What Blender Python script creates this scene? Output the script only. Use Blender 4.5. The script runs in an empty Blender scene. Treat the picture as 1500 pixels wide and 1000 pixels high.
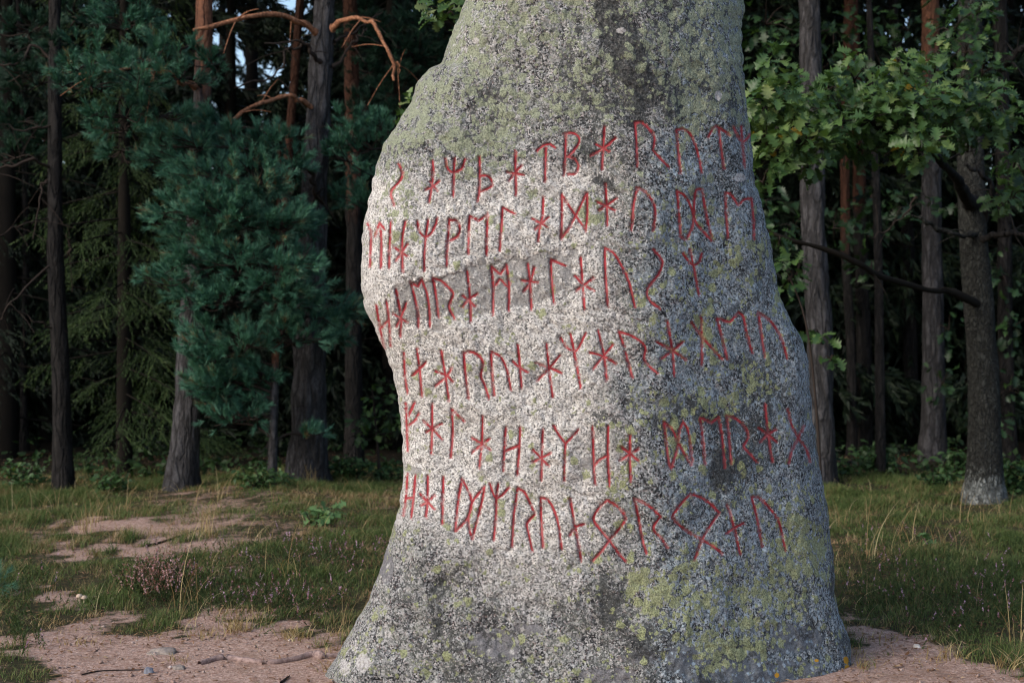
import bpy, math, random
import numpy as np
from mathutils import Vector

S = bpy.context.scene
COL = S.collection
rs = np.random.RandomState(7)
random.seed(7)

# ------------------------------------------------------------------ camera
F = 2060.0            # focal length in photograph pixels (1500 wide)
CAM_H = 1.25
cam_d = bpy.data.cameras.new('camera')
cam = bpy.data.objects.new('camera', cam_d)
COL.objects.link(cam)
cam.location = (0, 0, CAM_H)
cam.rotation_euler = (math.radians(90), 0, 0)
cam_d.sensor_width = 36.0
cam_d.lens = 36.0 * F / 1500.0
cam_d.clip_start = 0.05
cam_d.clip_end = 600
cam_d.dof.use_dof = True
cam_d.dof.focus_distance = 5.05
cam_d.dof.aperture_fstop = 4.5
S.camera = cam

# ------------------------------------------------------------------ light
SUN_DIR = Vector((-0.80, -0.62, 0.62)).normalized()
elev = math.asin(SUN_DIR.z)
w = bpy.data.worlds.new('World')
S.world = w
w.use_nodes = True
nt = w.node_tree
sky = nt.nodes.new('ShaderNodeTexSky')
sky.sky_type = 'NISHITA'
sky.sun_disc = False
sky.sun_elevation = elev
sky.sun_rotation = math.atan2(SUN_DIR.x, SUN_DIR.y)
sky.air_density = 1.0
sky.dust_density = 2.2
sky.ozone_density = 1.0
bgn = nt.nodes['Background']
nt.links.new(sky.outputs[0], bgn.inputs['Color'])
bgn.inputs['Strength'].default_value = 0.15

sun_d = bpy.data.lights.new('sun', 'SUN')
sun_d.energy = 1.0
sun_d.angle = math.radians(30)
sun_d.color = (1.0, 0.97, 0.93)
sun = bpy.data.objects.new('sun', sun_d)
COL.objects.link(sun)
sun.location = (-8, -6, 12)
sun.rotation_euler = SUN_DIR.to_track_quat('Z', 'Y').to_euler()

S.view_settings.view_transform = 'Standard'
S.view_settings.look = 'None'
S.view_settings.gamma = 1.0
S.view_settings.use_curve_mapping = False
S.view_settings.exposure = 0.82
S.render.engine = 'CYCLES'
S.cycles.use_denoising = True
S.cycles.pixel_filter_type = 'BLACKMAN_HARRIS'
S.cycles.filter_width = 1.1
S.cycles.max_bounces = 5
S.cycles.diffuse_bounces = 3
S.cycles.transparent_max_bounces = 4

# ------------------------------------------------------------------ helpers
def at(px, py, Y):
    return np.array([(px - 750.0) / F * Y, Y, CAM_H - (py - 500.0) / F * Y])

def gy(py):
    return CAM_H * F / (py - 500.0)

def tag(o, label=None, cat=None, group=None, kind=None):
    if label: o['label'] = label
    if cat: o['category'] = cat
    if group: o['group'] = group
    if kind: o['kind'] = kind
    return o

def empty(name, loc, label, cat, group=None):
    o = bpy.data.objects.new(name, None)
    o.empty_display_size = 0.2
    COL.objects.link(o)
    o.location = loc
    return tag(o, label, cat, group)

def hsh(ix, iy, iz, seed):
    h = (ix * 374761393 + iy * 668265263 + iz * 2147483647 + seed * 1274126177) & 0xFFFFFFFF
    h = ((h ^ (h >> 13)) * 1274126177) & 0xFFFFFFFF
    h = h ^ (h >> 16)
    return (h & 0xFFFF) / 65535.0

def vnoise(p, seed=0):
    p = np.asarray(p, dtype=np.float64)
    i = np.floor(p).astype(np.int64)
    f = p - i
    u = f * f * f * (f * (f * 6 - 15) + 10)
    r = 0
    for dx in (0, 1):
        wx = u[..., 0] if dx else 1 - u[..., 0]
        for dy in (0, 1):
            wy = u[..., 1] if dy else 1 - u[..., 1]
            for dz in (0, 1):
                wz = u[..., 2] if dz else 1 - u[..., 2]
                r = r + wx * wy * wz * hsh(i[..., 0] + dx, i[..., 1] + dy, i[..., 2] + dz, seed)
    return r * 2 - 1

def fbm(p, octv=4, seed=0, gain=0.5):
    p = np.asarray(p, dtype=np.float64)
    a, r = 1.0, 0
    for o in range(octv):
        r = r + a * vnoise(p, seed + o * 17)
        p = p * 2.03 + 3.7
        a *= gain
    return r

def norm(v):
    return v / np.maximum(np.linalg.norm(v, axis=-1, keepdims=True), 1e-9)

class Soup:
    """collects triangles / quads and links them as ONE mesh object"""
    def __init__(self):
        self.v, self.f, self.a, self.n = [], [], {}, 0
    def add(self, v, f, **attrs):
        v = np.asarray(v, dtype=np.float64).reshape(-1, 3)
        f = np.asarray(f, dtype=np.int64)
        m = len(v)
        for k in attrs:
            if k not in self.a:
                self.a[k] = [np.zeros(self.n)]
        for k in self.a:
            x = attrs.get(k, 0.0)
            self.a[k].append(np.broadcast_to(np.asarray(x, dtype=np.float64), (m,)).copy())
        self.v.append(v)
        self.f.append(f + self.n)
        self.n += m
    def build(self, name, mat, parent=None, origin=None, smooth=False):
        v = np.concatenate(self.v)
        org = np.zeros(3) if origin is None else np.asarray(origin, dtype=np.float64)
        v = v - org
        me = bpy.data.meshes.new(name)
        me.vertices.add(len(v))
        me.vertices.foreach_set('co', v.astype(np.float32).ravel())
        li = np.concatenate([f.ravel() for f in self.f])
        cnt = np.concatenate([np.full(len(f), f.shape[1]) for f in self.f])
        st = np.concatenate([[0], np.cumsum(cnt)[:-1]])
        me.loops.add(len(li))
        me.loops.foreach_set('vertex_index', li.astype(np.int32))
        me.polygons.add(len(cnt))
        me.polygons.foreach_set('loop_start', st.astype(np.int32))
        if smooth:
            me.polygons.foreach_set('use_smooth', np.ones(len(cnt), dtype=bool))
        for k, parts in self.a.items():
            at_ = me.attributes.new(k, 'FLOAT', 'POINT')
            at_.data.foreach_set('value', np.concatenate(parts).astype(np.float32))
        me.materials.append(mat)
        me.update(calc_edges=True)
        o = bpy.data.objects.new(name, me)
        COL.objects.link(o)
        if parent is not None:
            o.parent = parent
            o.location = org - np.array(parent.location) if origin is not None else -np.array(parent.location)
        else:
            o.location = org
        return o

def tube(soup, pts, rad, seg=10, bump=0.0, bfreq=9.0, seed=0, cap=True, **attrs):
    """tapered tube along pts; bump = relative radial relief"""
    pts = np.asarray(pts, dtype=np.float64)
    n = len(pts)
    rad = np.broadcast_to(np.asarray(rad, dtype=np.float64), (n,))
    t = np.gradient(pts, axis=0)
    t = norm(t)
    ref = np.array([0.0, 1.0, 0.0]) if abs(t[0][1]) < 0.8 else np.array([1.0, 0, 0])
    u = norm(np.cross(t, ref))
    w_ = np.cross(t, u)
    a = np.linspace(0, 2 * math.pi, seg, endpoint=False)
    ring = u[:, None, :] * np.cos(a)[None, :, None] + w_[:, None, :] * np.sin(a)[None, :, None]
    r = rad[:, None] * np.ones((1, seg))
    if bump:
        q = pts[:, None, :] + ring * rad[:, None, None]
        qq = q * np.array([bfreq, bfreq, bfreq * 0.28])
        r = r * (1 + bump * (fbm(qq, 3, seed) ) )
    v = pts[:, None, :] + ring * r[..., None]
    idx = np.arange(n * seg).reshape(n, seg)
    f = np.stack([idx[:-1], np.roll(idx[:-1], -1, 1), np.roll(idx[1:], -1, 1), idx[1:]], -1).reshape(-1, 4)
    at_ = {}
    for k, x in attrs.items():
        x = np.asarray(x, dtype=np.float64)
        at_[k] = np.repeat(x, seg) if x.ndim else x
    soup.add(v, f, **at_)
    if cap:
        c = soup.n
        ev = pts[-1] + t[-1] * rad[-1] * 0.6
        lv = v[-1]
        vv = np.vstack([lv, ev])
        ff = np.array([[i, (i + 1) % seg, seg] for i in range(seg)])
        at2 = {k: (np.asarray(x)[-1] if np.asarray(x).ndim else x) for k, x in attrs.items()}
        soup.add(vv, ff, **at2)

def spline(p, n):
    """Catmull-Rom through points"""
    p = np.asarray(p, dtype=np.float64)
    if len(p) == 2:
        return p[0] + (p[1] - p[0]) * np.linspace(0, 1, n)[:, None]
    q = np.vstack([2 * p[0] - p[1], p, 2 * p[-1] - p[-2]])
    m = len(p) - 1
    ts = np.linspace(0, m - 1e-6, n)
    k = ts.astype(int)
    t = (ts - k)[:, None]
    a, b, c, d = q[k], q[k + 1], q[k + 2], q[k + 3]
    return 0.5 * (2 * b + (c - a) * t + (2 * a - 5 * b + 4 * c - d) * t * t + (3 * b - a - 3 * c + d) * t ** 3)

def needles(soup, cen, dirs, n, length, width, spread, stem, rnd=None):
    """n needles (thin triangles) round a shoot of length stem at each centre"""
    cen = np.asarray(cen, dtype=np.float64); dirs = norm(np.asarray(dirs, dtype=np.float64))
    N = len(cen)
    along = rs.rand(N, n, 1)
    base = cen[:, None, :] + dirs[:, None, :] * along * stem
    rv = norm(rs.randn(N, n, 3))
    d = norm(dirs[:, None, :] + rv * spread)
    L = length * (0.7 + 0.6 * rs.rand(N, n, 1))
    tip = base + d * L
    side = norm(np.cross(d, norm(rs.randn(N, n, 3)))) * width * 0.5
    v = np.stack([base + side, base - side, tip], 2).reshape(-1, 3)
    f = np.arange(N * n * 3).reshape(-1, 3)
    if rnd is None:
        rnd = rs.rand(N)
    r = np.clip(np.repeat(rnd, n * 3) + np.repeat(rs.randn(N * n) * 0.08, 3), 0, 1)
    soup.add(v, f, rnd=r)

OAK_T = np.array([0, .10, .2, .27, .38, .46, .58, .66, .78, .86, .95, 1.0])
OAK_W = np.array([.012, .05, .21, .07, .32, .10, .42, .14, .38, .13, .20, .0])
OVL_T = np.array([0, .15, .4, .65, .85, 1.0])
OVL_W = np.array([.01, .17, .29, .25, .13, .0])

def leaves(soup, cen, dirs, nrm, size, kind='oak', rnd=None):
    T, W = (OAK_T, OAK_W) if kind == 'oak' else (OVL_T, OVL_W)
    N, K = len(cen), len(T)
    x = norm(dirs)
    y = norm(np.cross(nrm, x))
    z = np.cross(x, y)
    size = np.broadcast_to(np.asarray(size, dtype=np.float64), (N,))[:, None]
    bend = (rs.rand(N, 1) * 0.9 - 0.2)
    fold = 0.15 + 0.5 * rs.rand(N, 1)
    zz = -bend * T[None, :] ** 2
    mid = cen[:, None, :] + size[..., None] * (x[:, None, :] * T[None, :, None] + z[:, None, :] * zz[..., None])
    jit = 1 + 0.25 * rs.randn(N, K)
    out = []
    for s in (1, -1):
        wv = W[None, :] * jit
        out.append(mid + size[..., None] * (s * y[:, None, :] * wv[..., None] + z[:, None, :] * (wv * fold)[..., None]))
    v = np.concatenate([mid, out[0], out[1]], 1)      # N, 3K, 3
    fs = []
    for i in range(K - 1):
        fs.append([i, i + 1, K + i + 1, K + i])
        fs.append([i + 1, i, 2 * K + i, 2 * K + i + 1])
    f = (np.array(fs)[None] + (np.arange(N) * 3 * K)[:, None, None]).reshape(-1, 4)
    if rnd is None:
        rnd = rs.rand(N)
    soup.add(v.reshape(-1, 3), f, rnd=np.repeat(rnd, 3 * K))

# ------------------------------------------------------------------ material helpers
class NT:
    def __init__(self, name):
        self.m = bpy.data.materials.new(name)
        self.m.use_nodes = True
        self.t = self.m.node_tree
        self.b = self.t.nodes['Principled BSDF']
        self.out = self.t.nodes['Material Output']
    def n(self, typ, **kw):
        nd = self.t.nodes.new(typ)
        for k, v in kw.items():
            setattr(nd, k, v)
        return nd
    def l(self, a, b):
        self.t.links.new(a, b)
    def val(self, sock, x):
        if hasattr(x, 'is_output') or isinstance(x, bpy.types.NodeSocket):
            self.l(x, sock)
        else:
            sock.default_value = x
    def coord(self, scale=(1, 1, 1)):
        c = self.n('ShaderNodeTexCoord').outputs['Object']
        m = self.n('ShaderNodeMapping')
        self.l(c, m.inputs['Vector'])
        m.inputs['Scale'].default_value = scale
        return m.outputs[0]
    def noise(self, vec, scale, detail=3, rough=0.55, dist=0.0):
        nd = self.n('ShaderNodeTexNoise')
        self.l(vec, nd.inputs['Vector'])
        nd.inputs['Scale'].default_value = scale
        nd.inputs['Detail'].default_value = detail
        nd.inputs['Roughness'].default_value = rough
        nd.inputs['Distortion'].default_value = dist
        return nd.outputs['Fac']
    def voro(self, vec, scale, feature='F1', out='Distance', rand=1.0):
        nd = self.n('ShaderNodeTexVoronoi', feature=feature)
        self.l(vec, nd.inputs['Vector'])
        nd.inputs['Scale'].default_value = scale
        nd.inputs['Randomness'].default_value = rand
        return nd.outputs[out]
    def math(self, op, a, b=0.0, clamp=False):
        nd = self.n('ShaderNodeMath', operation=op, use_clamp=clamp)
        self.val(nd.inputs[0], a)
        self.val(nd.inputs[1], b)
        return nd.outputs[0]
    def step(self, x, lo, hi):
        nd = self.n('ShaderNodeMapRange', interpolation_type='SMOOTHSTEP')
        self.l(x, nd.inputs['Value'])
        nd.inputs['From Min'].default_value = lo
        nd.inputs['From Max'].default_value = hi
        return nd.outputs[0]
    def ramp(self, x, stops, interp='LINEAR'):
        nd = self.n('ShaderNodeValToRGB')
        nd.color_ramp.interpolation = interp
        e = nd.color_ramp.elements
        while len(e) < len(stops):
            e.new(0.5)
        for el, (p, c) in zip(e, stops):
            el.position = p
            el.color = (*c, 1)
        self.l(x, nd.inputs[0])
        return nd.outputs[0]
    def mix(self, fac, a, b, mode='MIX'):
        nd = self.n('ShaderNodeMix', data_type='RGBA', blend_type=mode)
        self.val(nd.inputs[0], fac)
        for sock, x in ((nd.inputs[6], a), (nd.inputs[7], b)):
            if isinstance(x, tuple):
                sock.default_value = (*x, 1)
            else:
                self.l(x, sock)
        return nd.outputs[2]
    def attr(self, name):
        return self.n('ShaderNodeAttribute', attribute_name=name).outputs['Fac']
    def bump(self, h, strength, dist=0.01, prev=None):
        nd = self.n('ShaderNodeBump')
        self.l(h, nd.inputs['Height'])
        nd.inputs['Strength'].default_value = strength
        nd.inputs['Distance'].default_value = dist
        if prev is not None:
            self.l(prev, nd.inputs['Normal'])
        return nd.outputs[0]
    def finish(self, col, rough=0.85, normal=None, spec=0.3):
        self.val(self.b.inputs['Base Color'], col if not isinstance(col, tuple) else (*col, 1))
        self.val(self.b.inputs['Roughness'], rough)
        self.b.inputs['Specular IOR Level'].default_value = spec
        if normal is not None:
            self.l(normal, self.b.inputs['Normal'])
        return self.m

def mat_leaf(name, stops, trans=0.25, rough=0.55, spec=0.3):
    g = NT(name)
    r = g.attr('rnd')
    c = g.ramp(r, stops)
    g.finish(c, rough, None, spec)
    tr = g.n('ShaderNodeBsdfTranslucent')
    g.l(g.mix(1.0, c, (1.2, 1.25, 0.6), 'MULTIPLY'), tr.inputs['Color'])
    mx = g.n('ShaderNodeMixShader')
    mx.inputs[0].default_value = trans
    g.l(g.b.outputs[0], mx.inputs[1])
    g.l(tr.outputs[0], mx.inputs[2])
    g.l(mx.outputs[0], g.out.inputs['Surface'])
    return g.m

M_PINE = mat_leaf('pine_needles', [(0, (.014, .044, .030)), (.4, (.036, .112, .074)), (.75, (.074, .200, .130)), (.95, (.13, .28, .18)), (1, (.17, .11, .05))], .12, .5)
M_DARKPINE = mat_leaf('dark_pine_needles', [(0, (.008, .026, .016)), (.5, (.020, .060, .038)), (1, (.045, .10, .06))], .12, .55)
M_SPRUCE = mat_leaf('spruce_needles', [(0, (.014, .028, .009)), (.5, (.034, .064, .018)), (.85, (.068, .112, .032)), (1, (.10, .13, .04))], .15, .6)
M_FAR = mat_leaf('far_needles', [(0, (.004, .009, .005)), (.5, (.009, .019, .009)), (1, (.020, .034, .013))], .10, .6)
M_OAK = mat_leaf('oak_leaves', [(0, (.020, .048, .018)), (.35, (.038, .086, .025)), (.7, (.074, .136, .037)), (.93, (.145, .21, .066)), (.985, (.16, .2, .07)), (1, (.36, .24, .03))], .28, .42, .4)
M_SHRUB = mat_leaf('shrub_leaves', [(0, (.022, .045, .016)), (.5, (.045, .095, .032)), (.9, (.085, .15, .055)), (1, (.14, .16, .05))], .25, .5)
M_SEEDLING = mat_leaf('seedling_leaves', [(0, (.06, .13, .05)), (1, (.14, .24, .09))], .25, .5)
M_GRASS = mat_leaf('grass', [(0, (.042, .066, .020)), (.34, (.084, .126, .038)), (.55, (.135, .175, .060)), (.70, (.20, .165, .080)), (.88, (.30, .19, .105)), (1, (.48, .34, .20))], .2, .7, .15)
M_DRY = mat_leaf('dry_grass', [(0, (.20, .13, .06)), (.5, (.34, .25, .12)), (1, (.50, .42, .24))], .2, .7, .15)
M_HEATHER = mat_leaf('heather', [(0, (.030, .050, .018)), (.45, (.062, .092, .034)), (.62, (.12, .085, .045)), (.70, (.16, .07, .05)), (.80, (.30, .15, .16)), (.90, (.36, .22, .32)), (1, (.50, .34, .46))], .2, .7, .15)
M_LITTER = mat_leaf('pine_litter', [(0, (.10, .045, .022)), (.5, (.22, .11, .055)), (.85, (.34, .2, .11)), (1, (.5, .36, .22))], .1, .8, .15)

def mat_bark(name, grey, light, dark, orange1, orange2, scale=15.0, zs=0.22, crackamt=.6):
    g = NT(name)
    v = g.coord((1, 1, zs))
    nz = g.noise(v, 9, 4, .6)
    wv = g.n('ShaderNodeTexNoise')
    g.l(v, wv.inputs['Vector']); wv.inputs['Scale'].default_value = 14; wv.inputs['Detail'].default_value = 3
    nd = g.n('ShaderNodeVectorMath', operation='MULTIPLY_ADD')
    g.l(wv.outputs['Color'], nd.inputs[0])
    nd.inputs[1].default_value = (.10, .10, .10)
    g.l(v, nd.inputs[2])
    e = g.voro(nd.outputs[0], scale, 'DISTANCE_TO_EDGE')
    e2 = g.noise(nd.outputs[0], scale * 2.2, 4, .65)
    cw = g.math('ADD', e, g.math('MULTIPLY', g.math('SUBTRACT', e2, .5), .35))
    crack = g.step(cw, -.02, .22)
    fine = g.noise(g.coord((1, 1, .5)), 60, 5, .7)
    tone = g.noise(v, 26, 4, .7)
    body = g.mix(g.step(tone, .32, .68), grey, light)
    body = g.mix(g.math('MULTIPLY', g.step(fine, .42, .66), .55), body, dark)
    body = g.mix(g.math('MULTIPLY', g.step(nz, .45, .7), .45), body, dark)
    org = g.mix(g.step(fine, .35, .65), orange1, orange2)
    oa = g.attr('orange')
    om = g.step(g.math('ADD', oa, g.math('MULTIPLY', g.math('SUBTRACT', nz, .5), 1.1)), .36, .66)
    body = g.mix(om, body, org)
    pa = g.attr('pale')
    pm = g.step(g.math('ADD', pa, g.math('MULTIPLY', g.math('SUBTRACT', fine, .5), 1.8)), .40, .66)
    body = g.mix(g.math('MULTIPLY', pm, .8), body, g.mix(g.step(tone, .4, .6), (.13, .14, .135), (.30, .32, .31)))
    ck = g.math('MULTIPLY', g.math('SUBTRACT', 1.0, crack), g.math('SUBTRACT', 1.0, g.math('MULTIPLY', oa, .65, True)))
    body = g.mix(g.math('MULTIPLY', ck, crackamt), body, dark)
    b1 = g.bump(crack, .9 if crackamt > .3 else .25, .02)
    b2 = g.bump(g.math('ADD', fine, tone), .7, .012, b1)
    return g.finish(body, .9, b2, .2)

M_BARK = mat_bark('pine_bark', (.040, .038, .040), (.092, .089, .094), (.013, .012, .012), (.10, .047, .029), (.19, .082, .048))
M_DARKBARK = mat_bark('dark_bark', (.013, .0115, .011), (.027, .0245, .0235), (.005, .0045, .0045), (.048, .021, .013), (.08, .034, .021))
M_OAKBARK = mat_bark('oak_bark', (.022, .023, .020), (.050, .052, .047), (.010, .009, .008), (.1, .07, .04), (.12, .09, .06), 34.0, .5, .35)
M_BLACKBARK = NT('shaded_bark').finish((.014, .012, .010), .95, None, .1)
M_TWIG = NT('twig').finish((.030, .022, .018), .9, None, .2)
def mat_limb():
    g = NT('orange_limb_bark')
    v = g.coord((1, 1, 1))
    f = g.noise(v, 45, 4, .6)
    c = g.ramp(f, [(.3, (.06, .032, .022)), (.48, (.22, .095, .05)), (.62, (.36, .17, .095)), (.75, (.42, .26, .18))])
    return g.finish(c, .85, g.bump(f, .5, .01), .2)
M_LIMB = mat_limb()

# ------------------------------------------------------------------ ground
def blob(px, py, cx, cy, rx, ry, soft=0.5):
    r = np.sqrt(((px - cx) / rx) ** 2 + ((py - cy) / ry) ** 2)
    return np.clip((1 + soft - r) / (2 * soft), 0, 1)

def ground_h(x, y):
    p = np.stack([x * 0.55, y * 0.55, np.zeros_like(x)], -1)
    q = np.stack([x * 2.3, y * 2.3, np.zeros_like(x) + 5], -1)
    h = 0.022 * fbm(p, 2, 3) + 0.014 * fbm(q, 3, 9)
    fade = np.clip((y - 5.0) / 2.5, 0.25, 1)
    h = h * fade
    # low swell under the trees left of the stone
    h = h + 0.10 * np.exp(-(((x + 1.9) / 1.0) ** 2 + ((y - 11.5) / 2.0) ** 2))
    return h

def ground_pix(x, y):
    yy = np.maximum(y, 0.5)
    return 750 + F * x / yy, 500 + F * CAM_H / yy

def sand_mask(x, y):
    px, py = ground_pix(x, y)
    p = np.stack([x * 1.6, y * 1.6, np.zeros_like(x)], -1)
    wob = fbm(p, 4, 21)
    wob2 = fbm(np.stack([x * 8.0, y * 5.0, np.zeros_like(x) + 9], -1), 3, 23)
    wob3 = fbm(np.stack([x * 26.0, y * 15.0, np.zeros_like(x) + 2], -1), 2, 29)
    py2 = py + 24 * wob + 22 * wob2 + 10 * wob3
    px2 = px + 40 * wob + 20 * wob2
    left = np.clip((py2 - 908) / 26, 0, 1)
    right = np.clip((py2 - (918 + (px - 1240) * 0.14)) / 20, 0, 1)
    m = np.where(px < 900, left, right)
    for b, s in (((205, 806, 150, 33), .86), ((120, 900, 90, 26), .75), ((300, 930, 300, 14), .7), ((330, 745, 130, 14), .5),
                 ((620, 905, 90, 40), .75), ((300, 770, 120, 16), .6), ((40, 815, 60, 16), .4), ((1330, 775, 200, 10), .22),
                 ((470, 780, 110, 9), .5), ((560, 740, 60, 12), .45), ((1400, 740, 120, 10), .25), ((1260, 900, 60, 10), .5)):
        m = np.maximum(m, s * blob(px2, py2, *b, .4))
    for b, s in (((215, 920, 75, 26), 1), ((45, 990, 60, 26), .9), ((370, 868, 190, 36), 1), ((20, 850, 70, 50), .8),
                 ((1450, 950, 60, 30), .5), ((620, 860, 110, 40), .7)):
        m = m * (1 - s * blob(px2, py2, *b, .35))
    return np.clip(m, 0, 1)

def grid_mesh(name, xs, ys, mat):
    X, Yg = np.meshgrid(xs, ys)
    Z = ground_h(X, Yg)
    sm = sand_mask(X, Yg)
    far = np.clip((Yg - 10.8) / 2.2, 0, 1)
    v = np.stack([X, Yg, Z], -1).reshape(-1, 3)
    n, m = len(ys), len(xs)
    idx = np.arange(n * m).reshape(n, m)
    f = np.stack([idx[:-1, :-1], idx[:-1, 1:], idx[1:, 1:], idx[1:, :-1]], -1).reshape(-1, 4)
    s = Soup()
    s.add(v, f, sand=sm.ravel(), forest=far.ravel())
    return s.build(name, mat, smooth=True)

def mat_ground():
    g = NT('ground_soil')
    v = g.coord()
    n1 = g.noise(v, 3.5, 5, .6)
    n2 = g.noise(v, 30, 5, .65)
    n3 = g.noise(v, 95, 5, .8)
    vc = g.voro(v, 110, 'F1', 'Color')
    sand = g.ramp(n3, [(.30, (.12, .068, .050)), (.43, (.34, .215, .165)), (.54, (.54, .375, .305)), (.70, (.72, .57, .50))])
    sand = g.mix(g.math('MULTIPLY', g.step(n2, .46, .68), .75), sand, (.30, .165, .115))
    sand = g.mix(g.math('MULTIPLY', g.step(n1, .5, .7), .5), sand, (.26, .165, .115))
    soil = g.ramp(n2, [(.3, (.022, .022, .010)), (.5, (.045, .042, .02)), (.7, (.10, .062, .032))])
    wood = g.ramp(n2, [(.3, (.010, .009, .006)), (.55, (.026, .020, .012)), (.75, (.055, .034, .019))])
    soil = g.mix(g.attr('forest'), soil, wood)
    sm = g.step(g.math('ADD', g.attr('sand'), g.math('MULTIPLY', g.math('SUBTRACT', n2, .5), 1.1)), .3, .7)
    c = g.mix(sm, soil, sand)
    h = g.math('ADD', g.math('MULTIPLY', n3, .5), n2)
    return g.finish(c, .95, g.bump(h, .8, .02), .15)
M_GROUND = mat_ground()
xs = np.concatenate([np.linspace(-120, -9, 28)[:-1], np.linspace(-9, 9, 240), np.linspace(9, 120, 28)[1:]])
ys = np.concatenate([np.linspace(-25, 3.5, 12)[:-1], np.linspace(3.5, 16, 220), np.linspace(16, 150, 50)[1:]])
ground = grid_mesh('ground', xs, ys, M_GROUND)
tag(ground, 'sandy clearing with grassy turf running into the dark forest floor', 'ground', None, 'structure')

# ------------------------------------------------------------------ the runestone
LEFT = [(-560, 905), (-520, 870), (-420, 810), (-300, 765), (-150, 725), (-60, 702), (0, 683), (45, 664), (93, 647), (100, 629), (119, 612), (150, 603), (178, 584), (213, 561), (238, 551),
        (280, 544), (322, 534), (350, 530), (390, 529), (421, 530), (452, 534), (480, 549), (512, 563), (540, 573), (575, 582), (610, 587), (645, 590),
        (686, 590), (728, 587), (762, 580), (801, 567), (843, 554), (880, 538), (915, 519), (944, 503), (973, 485), (997, 471), (1050, 448), (1130, 425)]
RIGHT = [(-560, 945), (-520, 975), (-420, 1020), (-300, 1055), (-150, 1080), (-60, 1088), (0, 1090), (15, 1091), (42, 1087), (65, 1086), (88, 1089), (115, 1090), (165, 1095), (189, 1100), (227, 1102), (273, 1107), (308, 1119),
         (345, 1127), (382, 1133), (424, 1140), (463, 1154), (498, 1175), (529, 1184), (568, 1188), (610, 1190), (662, 1198), (711, 1207), (750, 1213),
         (795, 1218), (826, 1221), (874, 1225), (904, 1231), (928, 1243), (952, 1247), (1000, 1250), (1050, 1257), (1130, 1266)]

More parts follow.
